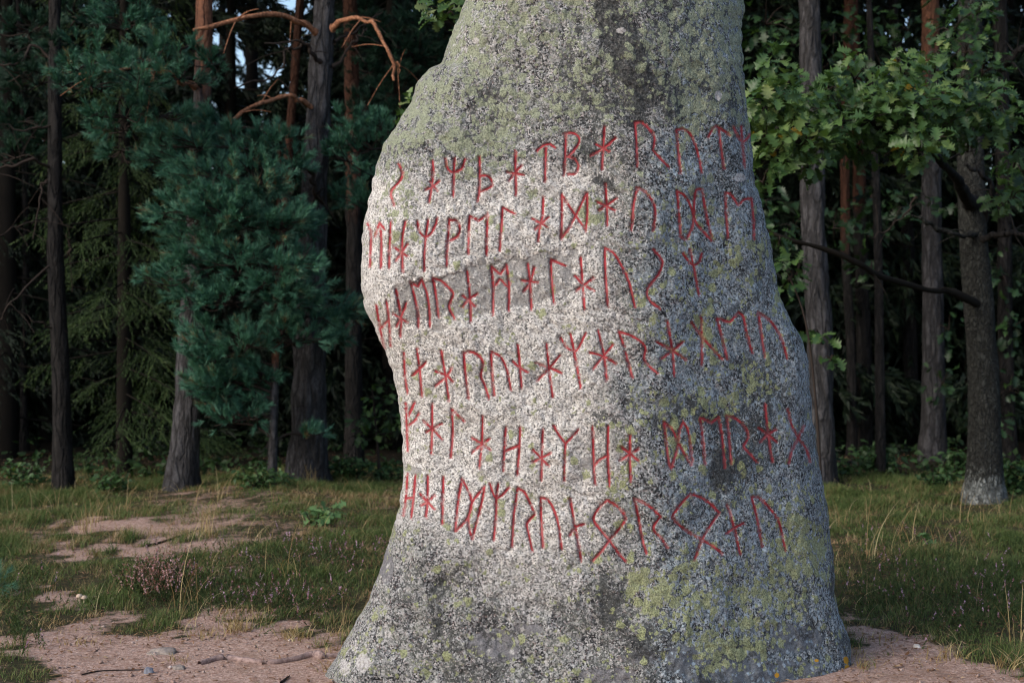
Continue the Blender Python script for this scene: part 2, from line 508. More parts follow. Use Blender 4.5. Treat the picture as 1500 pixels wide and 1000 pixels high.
RUNES = [
 (560, 170, .14, [
  [[(170,500),(210,590),(190,670),(120,750),(90,810),(105,880),(125,930)]],
  [[(525,470),(533,560),(520,720),(490,900)], [(595,680),(520,745),(455,770)], [(500,690),(575,780)]],
  [[(660,450),(680,540),(720,585),(760,585)], [(755,445),(750,590),(742,840)], [(865,450),(830,550),(760,585)]],
  [[(1018,430),(1018,640),(1015,780),(995,890)], [(1020,630),(1090,625),(1140,670),(1135,740),(1020,795)]]]),
 (740, 170, .14, [
  [[(108,370),(108,580),(112,830)], [(20,590),(190,615)], [(165,520),(100,600),(45,670)]],
  [[(330,365),(400,310),(465,292)], [(465,292),(525,335)], [(425,330),(420,560),(418,680)]],
  [[(632,190),(628,420),(615,620)], [(620,190),(690,175),(760,210),(775,270),(720,360),(660,425)], [(640,425),(720,445),(765,520),(735,600),(650,610)]],
  [[(1038,115),(1025,340),(1012,560)], [(1155,230),(1025,340),(895,415)], [(945,295),(1085,370)]]]),
 (920, 160, .14, [
  [[(72,145),(85,330),(95,600)], [(72,145),(140,140),(220,210),(275,300),(260,430)], [(260,430),(340,520),(430,610)]],
  [[(505,215),(520,400),(550,670)], [(505,215),(590,215),(660,280),(720,430),(770,660)]],
  [[(840,290),(880,215),(925,185),(1000,225),(1060,275)], [(950,210),(965,350),(1000,620)]],
  [[(1105,190),(1150,290),(1195,345)], [(1185,180),(1195,345),(1220,610)], [(1275,268),(1240,315),(1200,345)]]]),
 (530, 290, .14, [
  [[(60,270),(90,350),(95,450),(85,720)]],
  [[(140,400),(185,260)], [(185,260),(240,330)], [(190,270),(205,450),(200,730)]],
  [[(303,250),(295,420),(285,730)]],
  [[(455,245),(425,430),(425,770)], [(345,520),(475,610)], [(475,480),(425,560),(355,655)]],
  [[(580,250),(600,345),(660,405),(720,375),(770,280),(785,215)], [(695,230),(670,400),(655,580),(655,760)]],
  [[(915,220),(905,380),(890,560),(888,715)], [(915,235),(980,235),(1025,300),(1000,400),(890,460)]],
  [[(1130,185),(1118,350),(1113,580)], [(1130,185),(1225,240)], [(1225,240),(1315,170)], [(1315,165),(1308,400),(1305,595)]]]),
 (720, 260, .14, [
  [[(115,315),(105,500),(85,770)], [(115,315),(245,380)]],
  [[(540,210),(535,400),(510,490),(485,670)], [(425,430),(580,515)], [(595,415),(455,545)]],
  [[(735,170),(735,400),(730,640)], [(735,180),(880,400),(985,545)], [(995,165),(880,400),(800,540),(730,640)], [(1000,165),(1000,400),(985,560)]],
  [[(1190,65),(1205,290),(1212,500)], [(1105,255),(1290,345)], [(1305,220),(1205,290),(1120,345)]]]),
 (920, 260, .14, [
  [[(95,110),(60,270),(35,550)], [(95,110),(180,150),(255,250),(285,370),(260,550)]],
  [[(510,140),(530,350),(545,600)], [(510,145),(590,190),(660,310),(700,450),(770,550),(880,665)], [(545,610),(590,645),(625,620),(680,480),(690,300),(710,140),(770,135),(795,270),(830,450),(870,620)]],
  [[(1015,160),(1025,380),(1045,630)], [(1015,160),(1075,180),(1145,285)], [(1145,290),(1220,230),(1290,220)], [(1290,220),(1310,420),(1318,640)]]]),
 (540, 380, .14, [
  [[(80,480),(120,720),(165,930)], [(185,435),(210,620),(230,910)], [(125,720),(210,630)]],
  [[(285,315),(320,490),(340,620),(330,810)], [(395,450),(340,600),(290,700)], [(255,565),(400,655)]],
  [[(440,240),(480,390),(515,560),(520,710)], [(440,240),(515,285)], [(515,285),(555,210)], [(555,210),(610,360),(635,540),(640,700)]],
  [[(670,195),(700,350),(730,600)], [(670,195),(760,225),(850,310),(885,370),(840,490),(900,620)]],
  [[(1030,120),(1060,400),(1068,650)], [(980,375),(1115,490)], [(1135,360),(1055,410),(980,495)]]]),
 (700, 340, .14, [
  [[(140,360),(160,580),(160,870)], [(140,360),(235,440)], [(235,440),(300,345)], [(300,340),(325,560),(322,820)], [(165,580),(230,490)], [(230,490),(320,580)]],
  [[(522,330),(545,520),(560,810)], [(590,370),(550,520),(480,620)], [(460,505),(625,525)]],
  [[(765,290),(770,470),(795,740)], [(760,285),(920,355)]],
  [[(1075,260),(1095,530),(1115,800)], [(1015,455),(1095,540),(1210,610)], [(1210,475),(1100,560),(1030,610)]]]),
 (860, 340, .14, [
  [[(185,165),(190,400),(215,770)], [(185,165),(280,225),(370,370),(440,530),(500,780)]],
  [[(690,180),(770,270),(785,340),(740,450),(650,560),(625,650),(670,730),(760,800)]],
  [[(1000,220),(1050,290),(1110,345),(1170,310),(1200,220)], [(1075,185),(1110,345),(1140,500),(1170,660)]]]),
 (570, 470, .14, [
  [[(155,330),(165,560),(195,755)]],
  [[(290,290),(320,520),(343,790)], [(385,430),(310,510),(245,570)]],
  [[(545,310),(590,580),(625,830)], [(480,525),(600,570),(665,635)], [(655,490),(595,585),(480,680)]],
  [[(780,340),(800,570),(830,810)], [(780,340),(840,320),(920,350),(980,430),(960,570),(1000,670),(1045,810)]],
  [[(1065,320),(1075,500),(1100,780)], [(1070,320),(1170,380),(1230,510),(1275,720)]]]),
 (750, 460, .14, [
  [[(60,320),(80,530),(100,770)], [(5,490),(85,560),(165,610)]],
  [[(360,310),(385,560),(425,870)], [(250,510),(390,560),(520,615)], [(505,425),(390,565),(270,690)]],
  [[(510,245),(570,345),(640,380),(685,370),(770,200)], [(612,205),(645,370),(680,560),(720,775)]],
  [[(900,170),(960,430),(990,690)], [(815,400),(955,440),(1085,515)], [(1055,320),(955,440),(850,570)]]]),
 (900, 440, .186667, [
  [[(35,245),(75,360)], [(85,405),(110,490),(140,600)], [(35,245),(140,280),(240,360),(235,470),(335,570)]],
  [[(415,165),(455,400),(468,590)], [(330,325),(455,395),(560,465)], [(535,325),(455,395),(365,460)]],
  [[(605,175),(690,290),(780,390),(845,460)], [(680,130),(685,330),(685,500)]],
  [[(805,145),(840,280),(885,460)], [(805,140),(905,170)], [(905,170),(975,95)], [(975,95),(1010,130),(1040,270),(1080,410)]],
  [[(1130,95),(1150,250),(1178,440)], [(1130,95),(1230,170),(1310,300),(1355,455)]]]),
 (570, 580, .14, [
  [[(175,70),(185,320),(195,570)], [(265,65),(205,205)], [(310,180),(265,260),(195,305)]],
  [[(450,90),(450,340),(440,600)], [(360,260),(460,350),(550,450)], [(550,285),(450,340),(390,375)]],
  [[(655,135),(665,380),(645,640)], [(655,135),(785,265)]],
  [[(978,215),(970,500),(940,755)], [(865,435),(975,500),(1060,560)], [(1050,445),(970,505),(870,590)]],
  [[(1220,330),(1205,560),(1195,780)], [(1370,330),(1360,560),(1340,820)], [(1215,575),(1365,510)]]]),
 (760, 590, .14, [
  [[(250,285),(240,580),(235,810)], [(150,490),(240,585),(310,655)], [(330,525),(235,575),(150,615)]],
  [[(365,240),(430,350),(490,425)], [(490,425),(545,365),(625,280)], [(488,425),(478,640),(475,810)]],
  [[(770,255),(780,500),(785,700),(800,850)], [(935,245),(930,560),(950,870)], [(785,660),(850,590),(935,545)]],
  [[(1163,340),(1160,540),(1170,810)], [(1075,465),(1165,530),(1250,605)], [(1250,480),(1160,535),(1060,600)]]]),
 (950, 570, .173333, [
  [[(130,280),(150,460),(170,620),(190,670)], [(130,280),(200,340),(260,470),(360,640)], [(190,670),(245,490),(255,370),(290,275)], [(290,275),(330,340),(350,460),(370,620)]],
  [[(435,240),(455,400),(478,630)], [(435,240),(530,280)], [(530,280),(590,240)], [(590,235),(620,400),(645,660)]],
  [[(660,230),(680,410),(698,630)], [(660,225),(740,250),(820,330),(840,410),(805,480),(850,540),(915,615)]],
  [[(985,130),(1010,380),(1045,610)], [(935,330),(1010,385),(1085,445)], [(1075,340),(1010,380),(945,440)]],
  [[(1175,170),(1210,300),(1270,420),(1330,500),(1365,610)], [(1315,310),(1265,410),(1215,510),(1185,625)]]]),
 (570, 680, .14, [
  [[(195,95),(175,350),(150,530)], [(275,115),(255,350),(230,560)], [(175,355),(260,345)]],
  [[(405,120),(400,390),(385,550)], [(320,305),(405,395),(475,470)], [(475,320),(400,390),(335,430)]],
  [[(567,130),(562,380),(555,620)]],
  [[(762,150),(720,400),(690,700)], [(765,160),(820,260),(865,400),(830,560),(840,680),(870,775)], [(690,700),(790,600),(840,510),(870,390),(1000,230)], [(1000,230),(960,430),(870,775)]],
  [[(1055,200),(1085,300),(1120,360)], [(1120,360),(1180,320),(1255,240)], [(1143,200),(1120,360),(1118,500),(1095,790)]]]),
 (730, 690, .153333, [
  [[(185,160),(150,400),(130,715)], [(185,160),(250,200),(310,320),(350,410)], [(350,410),(275,495),(290,600),(325,760)]],
  [[(405,250),(410,450),(425,730)], [(405,250),(480,280),(540,390),(580,540),(605,740)]],
  [[(685,260),(710,400),(735,540),(765,700),(790,850)], [(820,500),(735,535),(680,615)]],
  [[(1040,275),(960,350),(910,450),(960,540),(1060,660),(1140,770),(1215,860)], [(1040,275),(1130,330),(1210,430),(1190,500),(1060,660),(985,760),(905,850)]],
  [[(1300,260),(1335,430),(1370,620),(1415,790)], [(1300,255),(1435,330),(1550,430)], [(1550,430),(1480,545),(1565,650),(1615,730)]]]),
 (950, 690, .153333, [
  [[(400,215),(310,310),(220,430)], [(220,430),(290,510),(400,590),(510,650),(640,735),(705,790)], [(400,215),(510,255),(600,320),(675,395)], [(675,395),(600,500),(520,630),(480,730),(440,840)]],
  [[(750,320),(790,440),(830,600),(875,790)], [(905,495),(810,545),(745,595)]],
  [[(985,250),(1035,450),(1085,715)], [(985,245),(1060,255),(1170,370),(1250,500),(1305,750)]]]),
]
STROKES = []          # per rune: list of polylines in photograph pixels
for ox, oy, sc_, rl in RUNES:
    for r in rl:
        out = []
        for st in r:
            p = np.array(st, dtype=np.float64) * sc_ + np.array([ox, oy])
            L = np.sum(np.linalg.norm(np.diff(p, axis=0), axis=1))
            out.append(spline(p, max(4, int(L / 3.0))))
        STROKES.append(out)

def build_stone():
    rows = np.concatenate([np.arange(-560, -12, 6.0), np.arange(-12, 1006, 1.45), np.arange(1006, 1126, 4.0)])
    t = np.linspace(0, 1, 480)
    sp = 0.72 * t + 0.28 * (0.5 - 0.5 * np.cos(math.pi * t))
    lp = np.array(LEFT); rp = np.array(RIGHT)
    def contour(c):
        v = np.interp(rows, c[:, 0], c[:, 1])
        k = np.array([1, 2, 3, 2, 1]) / 9.0
        return np.convolve(np.pad(v, 2, mode='edge'), k, mode='valid')
    z0 = np.zeros_like(rows)
    Lc = contour(lp) + 1.6 * fbm(np.stack([rows / 14, z0, z0], -1), 3, 5)
    Rc = contour(rp) + 1.6 * fbm(np.stack([rows / 14, z0 + 40, z0], -1), 3, 6)
    R_, C_ = len(rows), len(t)
    W = (Rc - Lc)[:, None]
    PX = Lc[:, None] + W * sp[None, :]
    PY = np.repeat(rows[:, None], C_, 1)
    # broad form: left face turned to the left, right face turned away, rounded edges
    ridge = np.interp(PY, [-600, 0, 250, 500, 750, 1000, 1130], [905, 905, 925, 930, 945, 975, 985])
    dx = PX - ridge
    wr = 55.0
    soft = np.where(dx > 0, 1, 0)
    sl = np.sqrt(dx ** 2 + wr ** 2) - wr
    Y = 4.98 + np.where(dx > 0, 0.00190, 0.00042) * sl
    el = (PX - Lc[:, None]); er = (Rc[:, None] - PX)
    rl_ = np.interp(PY, [-600, 0, 200, 450, 700, 1000], [70, 70, 60, 48, 55, 70])
    rr_ = np.interp(PY, [-600, 0, 300, 600, 1000], [60, 50, 45, 50, 60])
    rl_ = np.minimum(rl_, W * .45); rr_ = np.minimum(rr_, W * .45)
    tl = np.clip(1 - el / rl_, 0, 1); tr = np.clip(1 - er / rr_, 0, 1)
    Y = Y + (rl_ / F * 5 * 1.15) * (1 - np.sqrt(np.maximum(1 - tl ** 2, 0))) + (rr_ / F * 5 * 1.1) * (1 - np.sqrt(np.maximum(1 - tr ** 2, 0)))
    # foot leans forward, upper part leans back slightly, hollow at the left waist
    Y = Y - 0.10 * np.clip((PY - 780) / 300, 0, 1.3) ** 1.5 + 0.07 * np.clip((230 - PY) / 500, 0, 2)
    Y = Y + 0.05 * np.exp(-(((PX - 610) / 90) ** 2 + ((PY - 620) / 130) ** 2)) - 0.04 * np.exp(-(((PX - 600) / 110) ** 2 + ((PY - 360) / 120) ** 2))
    # shoulder step top left
    Y = Y + 0.035 * (1 / (1 + np.exp((PY - (118 - (PX - 640) * 0.10)) / 5.0))) * np.clip(1 - (PX - 620) / 160, 0, 1)
    # relief
    P = np.stack([PX / 412.0, PY / 412.0, Y], -1)          # metres, roughly
    rel = 0.022 * fbm(P * 3.1, 2, 31) + 0.0085 * fbm(P * 11, 3, 32) + 0.0032 * fbm(P * 48, 3, 33)
    # flaked smooth strip of the third rune row
    up = np.interp(PX, [560, 579, 640, 700, 760, 822, 872], [424, 416, 401, 386, 373, 364, 352])
    lo = np.interp(PX, [560, 582, 640, 700, 790, 850, 872], [488, 482, 476, 464, 450, 436, 400])
    wob = 3 * fbm(P * 30, 3, 41)
    strip = np.clip((PY - up + 1.5 * wob) / 5.0, 0, 1) * np.clip((lo + 2 * wob - PY) / 9, 0, 1) * np.clip((PX - 577 + wob) / 4, 0, 1) * np.clip((880 - PX) / 45, 0, 1)
    Y = Y - rel * (1 - 0.35 * strip) + 0.0035 * strip
    # carved strokes
    D = np.full(PX.shape, 99.0)
    rowlo = lambda y: max(0, np.searchsorted(rows, y) - 1)
    for rn in STROKES:
        for st in rn:
            for a, b in zip(st[:-1], st[1:]):
                i0 = rowlo(min(a[1], b[1]) - 8); i1 = rowlo(max(a[1], b[1]) + 9) + 1
                x0, x1 = min(a[0], b[0]) - 8, max(a[0], b[0]) + 8
                mid = (i0 + i1) // 2
                j0 = max(0, np.searchsorted(PX[mid], x0 - 12)); j1 = np.searchsorted(PX[mid], x1 + 12)
                qx, qy = PX[i0:i1, j0:j1], PY[i0:i1, j0:j1]
                ab = b - a
                tt = np.clip(((qx - a[0]) * ab[0] + (qy - a[1]) * ab[1]) / (ab @ ab + 1e-9), 0, 1)
                d = np.hypot(qx - a[0] - tt * ab[0], qy - a[1] - tt * ab[1])
                D[i0:i1, j0:j1] = np.minimum(D[i0:i1, j0:j1], d)
    g = np.clip(1 - D / 3.9, 0, 1)
    g = g * g * (3 - 2 * g)
    pit = fbm(P * 26, 3, 61)
    Y = Y + 0.006 * np.clip(pit - .42, 0, 1) * 1.3
    Y = Y + 0.0095 * g
    X = (PX - 750) / F * Y
    Z = CAM_H - (PY - 500) / F * Y
    # colour zones of the surface (crust lichens, cleaned granite, flaked patches, skylight tint on the right face)
    n1 = fbm(P * 5, 4, 51); n2 = fbm(P * 9, 4, 52)
    jx, jy = PX + 22 * n1, PY + 22 * n2
    warm = np.clip((jy - np.interp(jx, [530, 700, 900, 960], [232, 240, 205, 190])) / 45, 0, 1)
    warm *= np.clip((np.interp(jx, [560, 640, 760, 850, 900, 960], [720, 850, 920, 890, 830, 760]) - jy) / 120, 0, 1)
    warm *= np.clip((np.interp(jy, [200, 500, 800], [915, 925, 950]) - jx) / 70, 0, 1)
    bl = lambda *a, soft=.5: blob(jx, jy, *a, soft)
    cool = np.clip((jx - np.interp(jy, [0, 300, 600, 1000], [960, 915, 920, 940])) / 60, 0, 1)  # right face: crust colour together with painted skylight blue
    green = 0.10 + 0.0 * PX
    green = np.maximum(green, .60 * np.clip((np.interp(jx, [560, 700, 900, 1000, 1100], [225, 205, 190, 200, 215]) - jy) / 40, 0, 1))
    green = green * (1 - .75 * warm)
    green = green - .22 * bl(770, 70, 70, 70)
    for b, s in (((1035, 480, 17, 28), .95), ((1057, 382, 12, 15), .9), ((1100, 378, 22, 16), .7), ((1080, 425, 10, 12), .7), ((1045, 500, 24, 14), .7),
                 ((952, 862, 34, 46), .78), ((1000, 890, 50, 60), .48), ((1060, 850, 60, 50), .46), ((1120, 880, 55, 50), .56), ((1185, 790, 26, 60), .74),
                 ((1150, 850, 40, 60), .52), ((975, 640, 22, 30), .72), ((960, 600, 12, 40), .6), ((1090, 555, 30, 22), .72), ((1040, 580, 40, 20), .62),
                 ((1080, 950, 60, 35), .68), ((1145, 440, 14, 40), .62), ((585, 770, 10, 12), .8), ((600, 300, 26, 60), .45), ((870, 300, 16, 14), .72),
                 ((700, 190, 90, 50), .66), ((610, 180, 40, 60), .7), ((1050, 100, 50, 90), .68), ((1090, 100, 12, 100), .9), ((1010, 170, 60, 30), .8), ((930, 700, 14, 16), .55)):
        green = np.maximum(green, s * bl(*b))
    dark = 0.23 + .10 * np.clip((200 - jy) / 50, 0, 1) + .08 * np.clip((jx - 820) / 60, 0, 1) * np.clip((190 - jy) / 50, 0, 1) + .12 * np.clip((jy - 830) / 60, 0, 1)
    dark = dark * (1 - .55 * warm)
    for b, s in (((928, 95, 24, 90), 1.1), ((905, 22, 36, 38), 1.0), ((1000, 60, 70, 90), .42), ((965, 150, 40, 46), .68), ((1040, 60, 30, 60), .55), ((868, 263, 22, 11), .75), ((1000, 600, 80, 30), .62),
                 ((1060, 690, 26, 34), .8), ((900, 615, 26, 16), .62), ((1040, 740, 60, 26), .5), ((700, 880, 60, 30), .42), ((660, 930, 40, 30), .46), ((880, 900, 60, 50), .56),
                 ((940, 940, 50, 40), .55), ((840, 870, 40, 16), .42), ((1100, 950, 50, 20), .5), ((600, 215, 30, 20), .45), ((700, 120, 60, 30), .4), ((660, 190, 40, 30), .42), ((1215, 830, 10, 70), .5), ((1200, 640, 10, 20), .7),
                 ((575, 540, 14, 20), .5), ((1180, 930, 40, 30), .5)):
        dark = np.maximum(dark, s * bl(*b))
    sk = fbm(np.stack([PX / 20.0 + 2.5 * n1, PY / 210.0, np.zeros_like(PX)], -1), 4, 58)
    dark = np.clip(dark + .24 * sk * (1 - .85 * warm) * np.clip((PX - 560) / 80, .3, 1), 0, 1)
    blot = fbm(P * 3.2, 4, 59)
    green = np.clip(green + .12 * blot * (1 - warm), 0, 1)
    dark = np.clip(dark - .12 * blot * (1 - warm), 0, 1)
    green = green - .8 * np.clip(dark - .5, 0, 1) * (PY < 240)
    smooth = 0.52 * strip
    for b, s in (((725, 945, 36, 26), 1), ((775, 918, 22, 10), .8), ((1060, 975, 75, 30), .95), ((1165, 935, 40, 22), .8), ((1000, 960, 30, 14), .6), ((566, 830, 10, 26), .9),
                 ((1150, 985, 60, 20), .8), ((707, 383, 7, 6), 1), ((640, 480, 8, 7), .9), ((610, 690, 12, 6), .7), ((863, 672, 9, 8), .9), ((1203, 650, 10, 16), .8), ((820, 220, 9, 9), .6),
                 ((890, 990, 50, 14), .7), ((830, 225, 20, 12), .4), ((700, 650, 6, 5), .6), ((940, 960, 30, 16), .6)):
        smooth = np.maximum(smooth, s * blob(PX + 5 * n1, PY + 5 * n2, *b, .25))
    pale = np.zeros_like(PX)
    for b, s in (((790, 75, 70, 75), .31), ((1010, 330, 100, 110), .24), ((1090, 520, 80, 60), .26), ((1110, 700, 70, 60), .24), ((720, 860, 60, 50), .22), ((620, 930, 80, 60), .25), ((583, 760, 7, 8), 1), ((532, 970, 13, 16), .62), ((505, 976, 10, 15), .55), ((519, 946, 8, 13), .45), ((559, 983, 7, 8), .4), ((568, 928, 8, 7), .5), ((611, 620, 4, 4), 1), ((545, 440, 14, 60), .45), ((697, 60, 5, 5), .8),
                 ((640, 945, 8, 8), .5), ((575, 420, 18, 40), .4), ((1052, 140, 6, 8), .7), ((1084, 260, 9, 7), .7), ((910, 45, 10, 5), .6)):
        pale = np.maximum(pale, s * blob(PX, PY, *b, .3))
    orange = np.zeros_like(PX)
    for b, s in (((1240, 985, 5, 14), 1), ((1238, 965, 4, 6), .8), ((1139, 987, 4, 4), .8), ((1197, 967, 4, 3), .7)):
        orange = np.maximum(orange, s * blob(PX + 2 * n1, PY + 2 * n2, *b, .4))
    # back: rounded slab behind the front edges
    NB = 30
    tb = np.linspace(0, 1, NB + 2)[1:-1]
    YB = []; XB = []; ZB = []
    ang = tb * math.pi
    eX0, eX1 = X[:, -1:], X[:, 0:1]
    eY0, eY1 = Y[:, -1:], Y[:, 0:1]
    eZ0, eZ1 = Z[:, -1:], Z[:, 0:1]
    u = 0.5 - 0.5 * np.sign(np.cos(ang)) * np.abs(np.cos(ang)) ** 0.75
    thick = np.minimum(0.50, (Rc - Lc)[:, None] / F * 5 * .6)
    XB = eX0 + (eX1 - eX0) * u[None]
    YB = eY0 + (eY1 - eY0) * u[None] + thick * np.sin(ang)[None] ** 0.7
    ZB = eZ0 + (eZ1 - eZ0) * u[None]
    PB = np.stack([XB, YB, ZB], -1)
    YB = YB + 0.03 * fbm(PB * 3, 4, 77)
    XX = np.concatenate([X, XB], 1); YY = np.concatenate([Y, YB], 1); ZZ = np.concatenate([Z, ZB], 1)
    n = C_ + NB
    V = np.stack([XX, YY, ZZ], -1)
    idx = np.arange(R_ * n).reshape(R_, n)
    f = np.stack([idx[:-1], idx[1:], np.roll(idx[1:], -1, 1), np.roll(idx[:-1], -1, 1)], -1).reshape(-1, 4)
    def ext(a, bval):
        return np.concatenate([a, np.full((R_, NB), bval)], 1).ravel()
    s = Soup()
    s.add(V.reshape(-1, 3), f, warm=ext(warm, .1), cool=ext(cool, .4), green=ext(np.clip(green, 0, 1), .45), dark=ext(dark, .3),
          smooth=ext(smooth, 0), pale=ext(pale, 0), orange=ext(orange, 0), stroke=ext(np.clip(D, 0, 20), 20.0))
    # caps
    top = V[0]; c = top.mean(0) + np.array([0, 0, .02])
    s.add(np.vstack([top, c]), np.array([[(i + 1) % n, i, n] for i in range(n)]), green=.5, stroke=20.0)
    def surf(px, py):
        """point on the finished front face for a photograph pixel"""
        r = np.clip(np.interp(py, rows, np.arange(R_)), 0, R_ - 1.001)
        i = int(r); fr = r - i
        l = Lc[i] + (Lc[i + 1] - Lc[i]) * fr; rr = Rc[i] + (Rc[i + 1] - Rc[i]) * fr
        cj = np.clip(np.interp((px - l) / (rr - l), sp, np.arange(C_)), 0, C_ - 1.001)
        j = int(cj); fc = cj - j
        G = np.stack([X[i:i + 2, j:j + 2], Y[i:i + 2, j:j + 2], Z[i:i + 2, j:j + 2]], -1)
        return (G[0, 0] * (1 - fr) * (1 - fc) + G[0, 1] * (1 - fr) * fc + G[1, 0] * fr * (1 - fc) + G[1, 1] * fr * fc)
    return s, surf

def mat_stone():
    g = NT('lichened_granite')
    v = g.coord()
    vs = g.coord((1, 1, 1.9))
    a = g.noise(v, 105, 4, .66)
    b = g.noise(vs, 165, 3, .62)
    cell = g.n('ShaderNodeSeparateColor')
    g.l(g.voro(v, 190, 'F1', 'Color'), cell.inputs[0])
    cr, cg = cell.outputs[0], cell.outputs[1]
    big = g.noise(v, 14, 5, .6)
    mid = g.noise(v, 34, 5, .65)
    # crusted grey granite: crystals of several tones under a thin grey film
    wv = g.n('ShaderNodeTexNoise'); g.l(v, wv.inputs['Vector']); wv.inputs['Scale'].default_value = 42; wv.inputs['Detail'].default_value = 3
    wd = g.n('ShaderNodeVectorMath', operation='MULTIPLY_ADD')
    g.l(wv.outputs['Color'], wd.inputs[0]); wd.inputs[1].default_value = (.028, .028, .028); g.l(v, wd.inputs[2])
    vw = wd.outputs[0]
    upz = g.n('ShaderNodeSeparateXYZ'); g.l(v, upz.inputs[0])
    def scabs(scale, seedoff):
        """rounded crust scabs: (random per scab, distance from its middle)"""
        mp = g.n('ShaderNodeVectorMath', operation='ADD'); g.l(vw, mp.inputs[0]); mp.inputs[1].default_value = (seedoff, seedoff * .7, seedoff * 1.3)
        vo = g.n('ShaderNodeTexVoronoi', feature='F1'); g.l(mp.outputs[0], vo.inputs['Vector']); vo.inputs['Scale'].default_value = scale
        sp = g.n('ShaderNodeSeparateColor'); g.l(vo.outputs['Color'], sp.inputs[0])
        return sp.outputs[0], sp.outputs[1], vo.outputs['Distance']
    x = g.math('ADD', g.math('MULTIPLY', a, .62), g.math('MULTIPLY', cr, .38))
    x = g.math('ADD', x, g.math('MULTIPLY', g.math('SUBTRACT', mid, .5), .40))
    x = g.math('ADD', x, g.math('MULTIPLY', g.math('SUBTRACT', big, .5), .30))
    x = g.math('ADD', g.math('MULTIPLY', g.math('SUBTRACT', x, .5), 1.45), .5)
    grey = g.ramp(x, [(.28, (.026, .027, .028)), (.38, (.080, .082, .084)), (.47, (.165, .168, .168)), (.57, (.265, .266, .263)), (.69, (.40, .395, .39)), (.84, (.60, .585, .57))])
    grey = g.mix(g.math('MULTIPLY', g.step(cg, .84, .96), .35), grey, (.42, .31, .29))
    y = g.math('ADD', g.math('MULTIPLY', b, .7), g.math('MULTIPLY', cr, .3))
    y = g.math('ADD', g.math('MULTIPLY', g.math('SUBTRACT', y, .5), 1.12), .525)
    cream = g.ramp(y, [(.27, (.040, .039, .038)), (.36, (.155, .150, .145)), (.46, (.385, .370, .348)), (.57, (.57, .548, .515)), (.72, (.79, .765, .73))])
    cream = g.mix(g.math('MULTIPLY', g.step(big, .48, .66), .40), cream, g.mix(g.step(cr, .2, .8), (.20, .195, .19), (.40, .385, .365)))
    s1r, s1g, s1d = scabs(62, 7.3)
    spot = g.math('MULTIPLY', g.step(s1r, .93, .94), g.step(s1d, .42, .30))
    cream = g.mix(g.math('MULTIPLY', spot, .75), cream, (.125, .122, .118))
    col = g.mix(g.attr('warm'), grey, cream)
    notwarm = g.math('SUBTRACT', 1.0, g.math('MULTIPLY', g.attr('warm'), .8))
    # thin grey-green film and blue-grey crust, with skylight blue painted in on the right face
    film = g.math('MULTIPLY', g.step(g.math('ADD', g.math('MULTIPLY', big, .6), g.math('MULTIPLY', mid, .4)), .44, .60), notwarm)
    fcol = g.mix(g.step(a, .36, .66), (.115, .128, .108), (.30, .315, .275))
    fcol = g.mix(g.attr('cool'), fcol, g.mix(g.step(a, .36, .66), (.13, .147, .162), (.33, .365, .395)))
    film = g.math('MULTIPLY', film, g.math('SUBTRACT', .62, g.math('MULTIPLY', g.step(cg, .45, .9), .35)))
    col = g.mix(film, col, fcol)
    # flaked smooth rock, with crust growing back over it
    sm = g.step(g.math('ADD', g.attr('smooth'), g.math('MULTIPLY', g.math('SUBTRACT', mid, .5), 1.3)), .40, .56)
    scol = g.mix(g.step(b, .35, .7), (.17, .165, .16), (.315, .305, .29))
    scol = g.mix(g.step(upz.outputs[2], .55, .75), g.mix(g.step(b, .35, .7), (.10, .098, .105), (.19, .186, .196)), scol)
    col = g.mix(g.math('MULTIPLY', sm, .85), col, scol)
    # pale scabs
    s2r, s2g, s2d = scabs(48, 1.7)
    edge2 = g.math('ADD', s2d, g.math('MULTIPLY', g.math('SUBTRACT', a, .5), .5))
    pale2 = g.math('MULTIPLY', g.step(s2r, .60, .62), g.step(edge2, .46, .36))
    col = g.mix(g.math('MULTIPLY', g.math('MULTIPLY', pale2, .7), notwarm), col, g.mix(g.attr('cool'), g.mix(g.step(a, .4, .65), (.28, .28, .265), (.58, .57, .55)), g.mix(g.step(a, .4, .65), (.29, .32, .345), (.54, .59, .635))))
    col = g.mix(g.math('MULTIPLY', g.attr('cool'), .8), col, g.mix(1.0, col, (.80, .93, 1.0), 'MULTIPLY'))  # skylight on the right face put into the colour as a blue tint
    # black crust
    dm = g.math('ADD', g.math('MULTIPLY', mid, .34), g.math('MULTIPLY', a, .66))
    dm = g.math('ADD', dm, g.math('MULTIPLY', g.math('SUBTRACT', g.attr('dark'), .5), .34))
    dmask = g.step(dm, .495, .535)
    col = g.mix(g.math('MULTIPLY', dmask, .85), col, g.mix(g.step(a, .45, .7), (.022, .024, .024), (.075, .079, .078)))
    # yellow-green crust: scabs of two sizes, thick where the attribute is high
    gsum = None
    for scl, off, lim in ((26, 3.1, .50), (60, 5.9, .50)):
        r_, g_c, d_ = scabs(scl, off)
        ed = g.math('SUBTRACT', g.math('ADD', d_, g.math('MULTIPLY', g.math('SUBTRACT', a, .5), .65)), g.math('MULTIPLY', g.math('MAXIMUM', g.math('SUBTRACT', g.attr('green'), .35), 0.0), .38))
        pr = g.math('SUBTRACT', g.math('ADD', g.math('MULTIPLY', g.attr('green'), 1.0), g.math('MULTIPLY', g.math('SUBTRACT', big, .5), .9)), g.math('MULTIPLY', r_, 1.0))
        m_ = g.math('MULTIPLY', g.step(pr, -.06, .0), g.step(ed, .52, .40))
        gsum = m_ if gsum is None else g.math('MAXIMUM', gsum, m_)
    gm = gsum
    gfine = g.noise(v, 190, 2, .6)
    gcol = g.mix(g.step(gfine, .34, .62), (.125, .138, .070), (.36, .39, .205))
    gcol2 = g.mix(g.step(gfine, .34, .62), (.125, .142, .095), (.33, .36, .245))
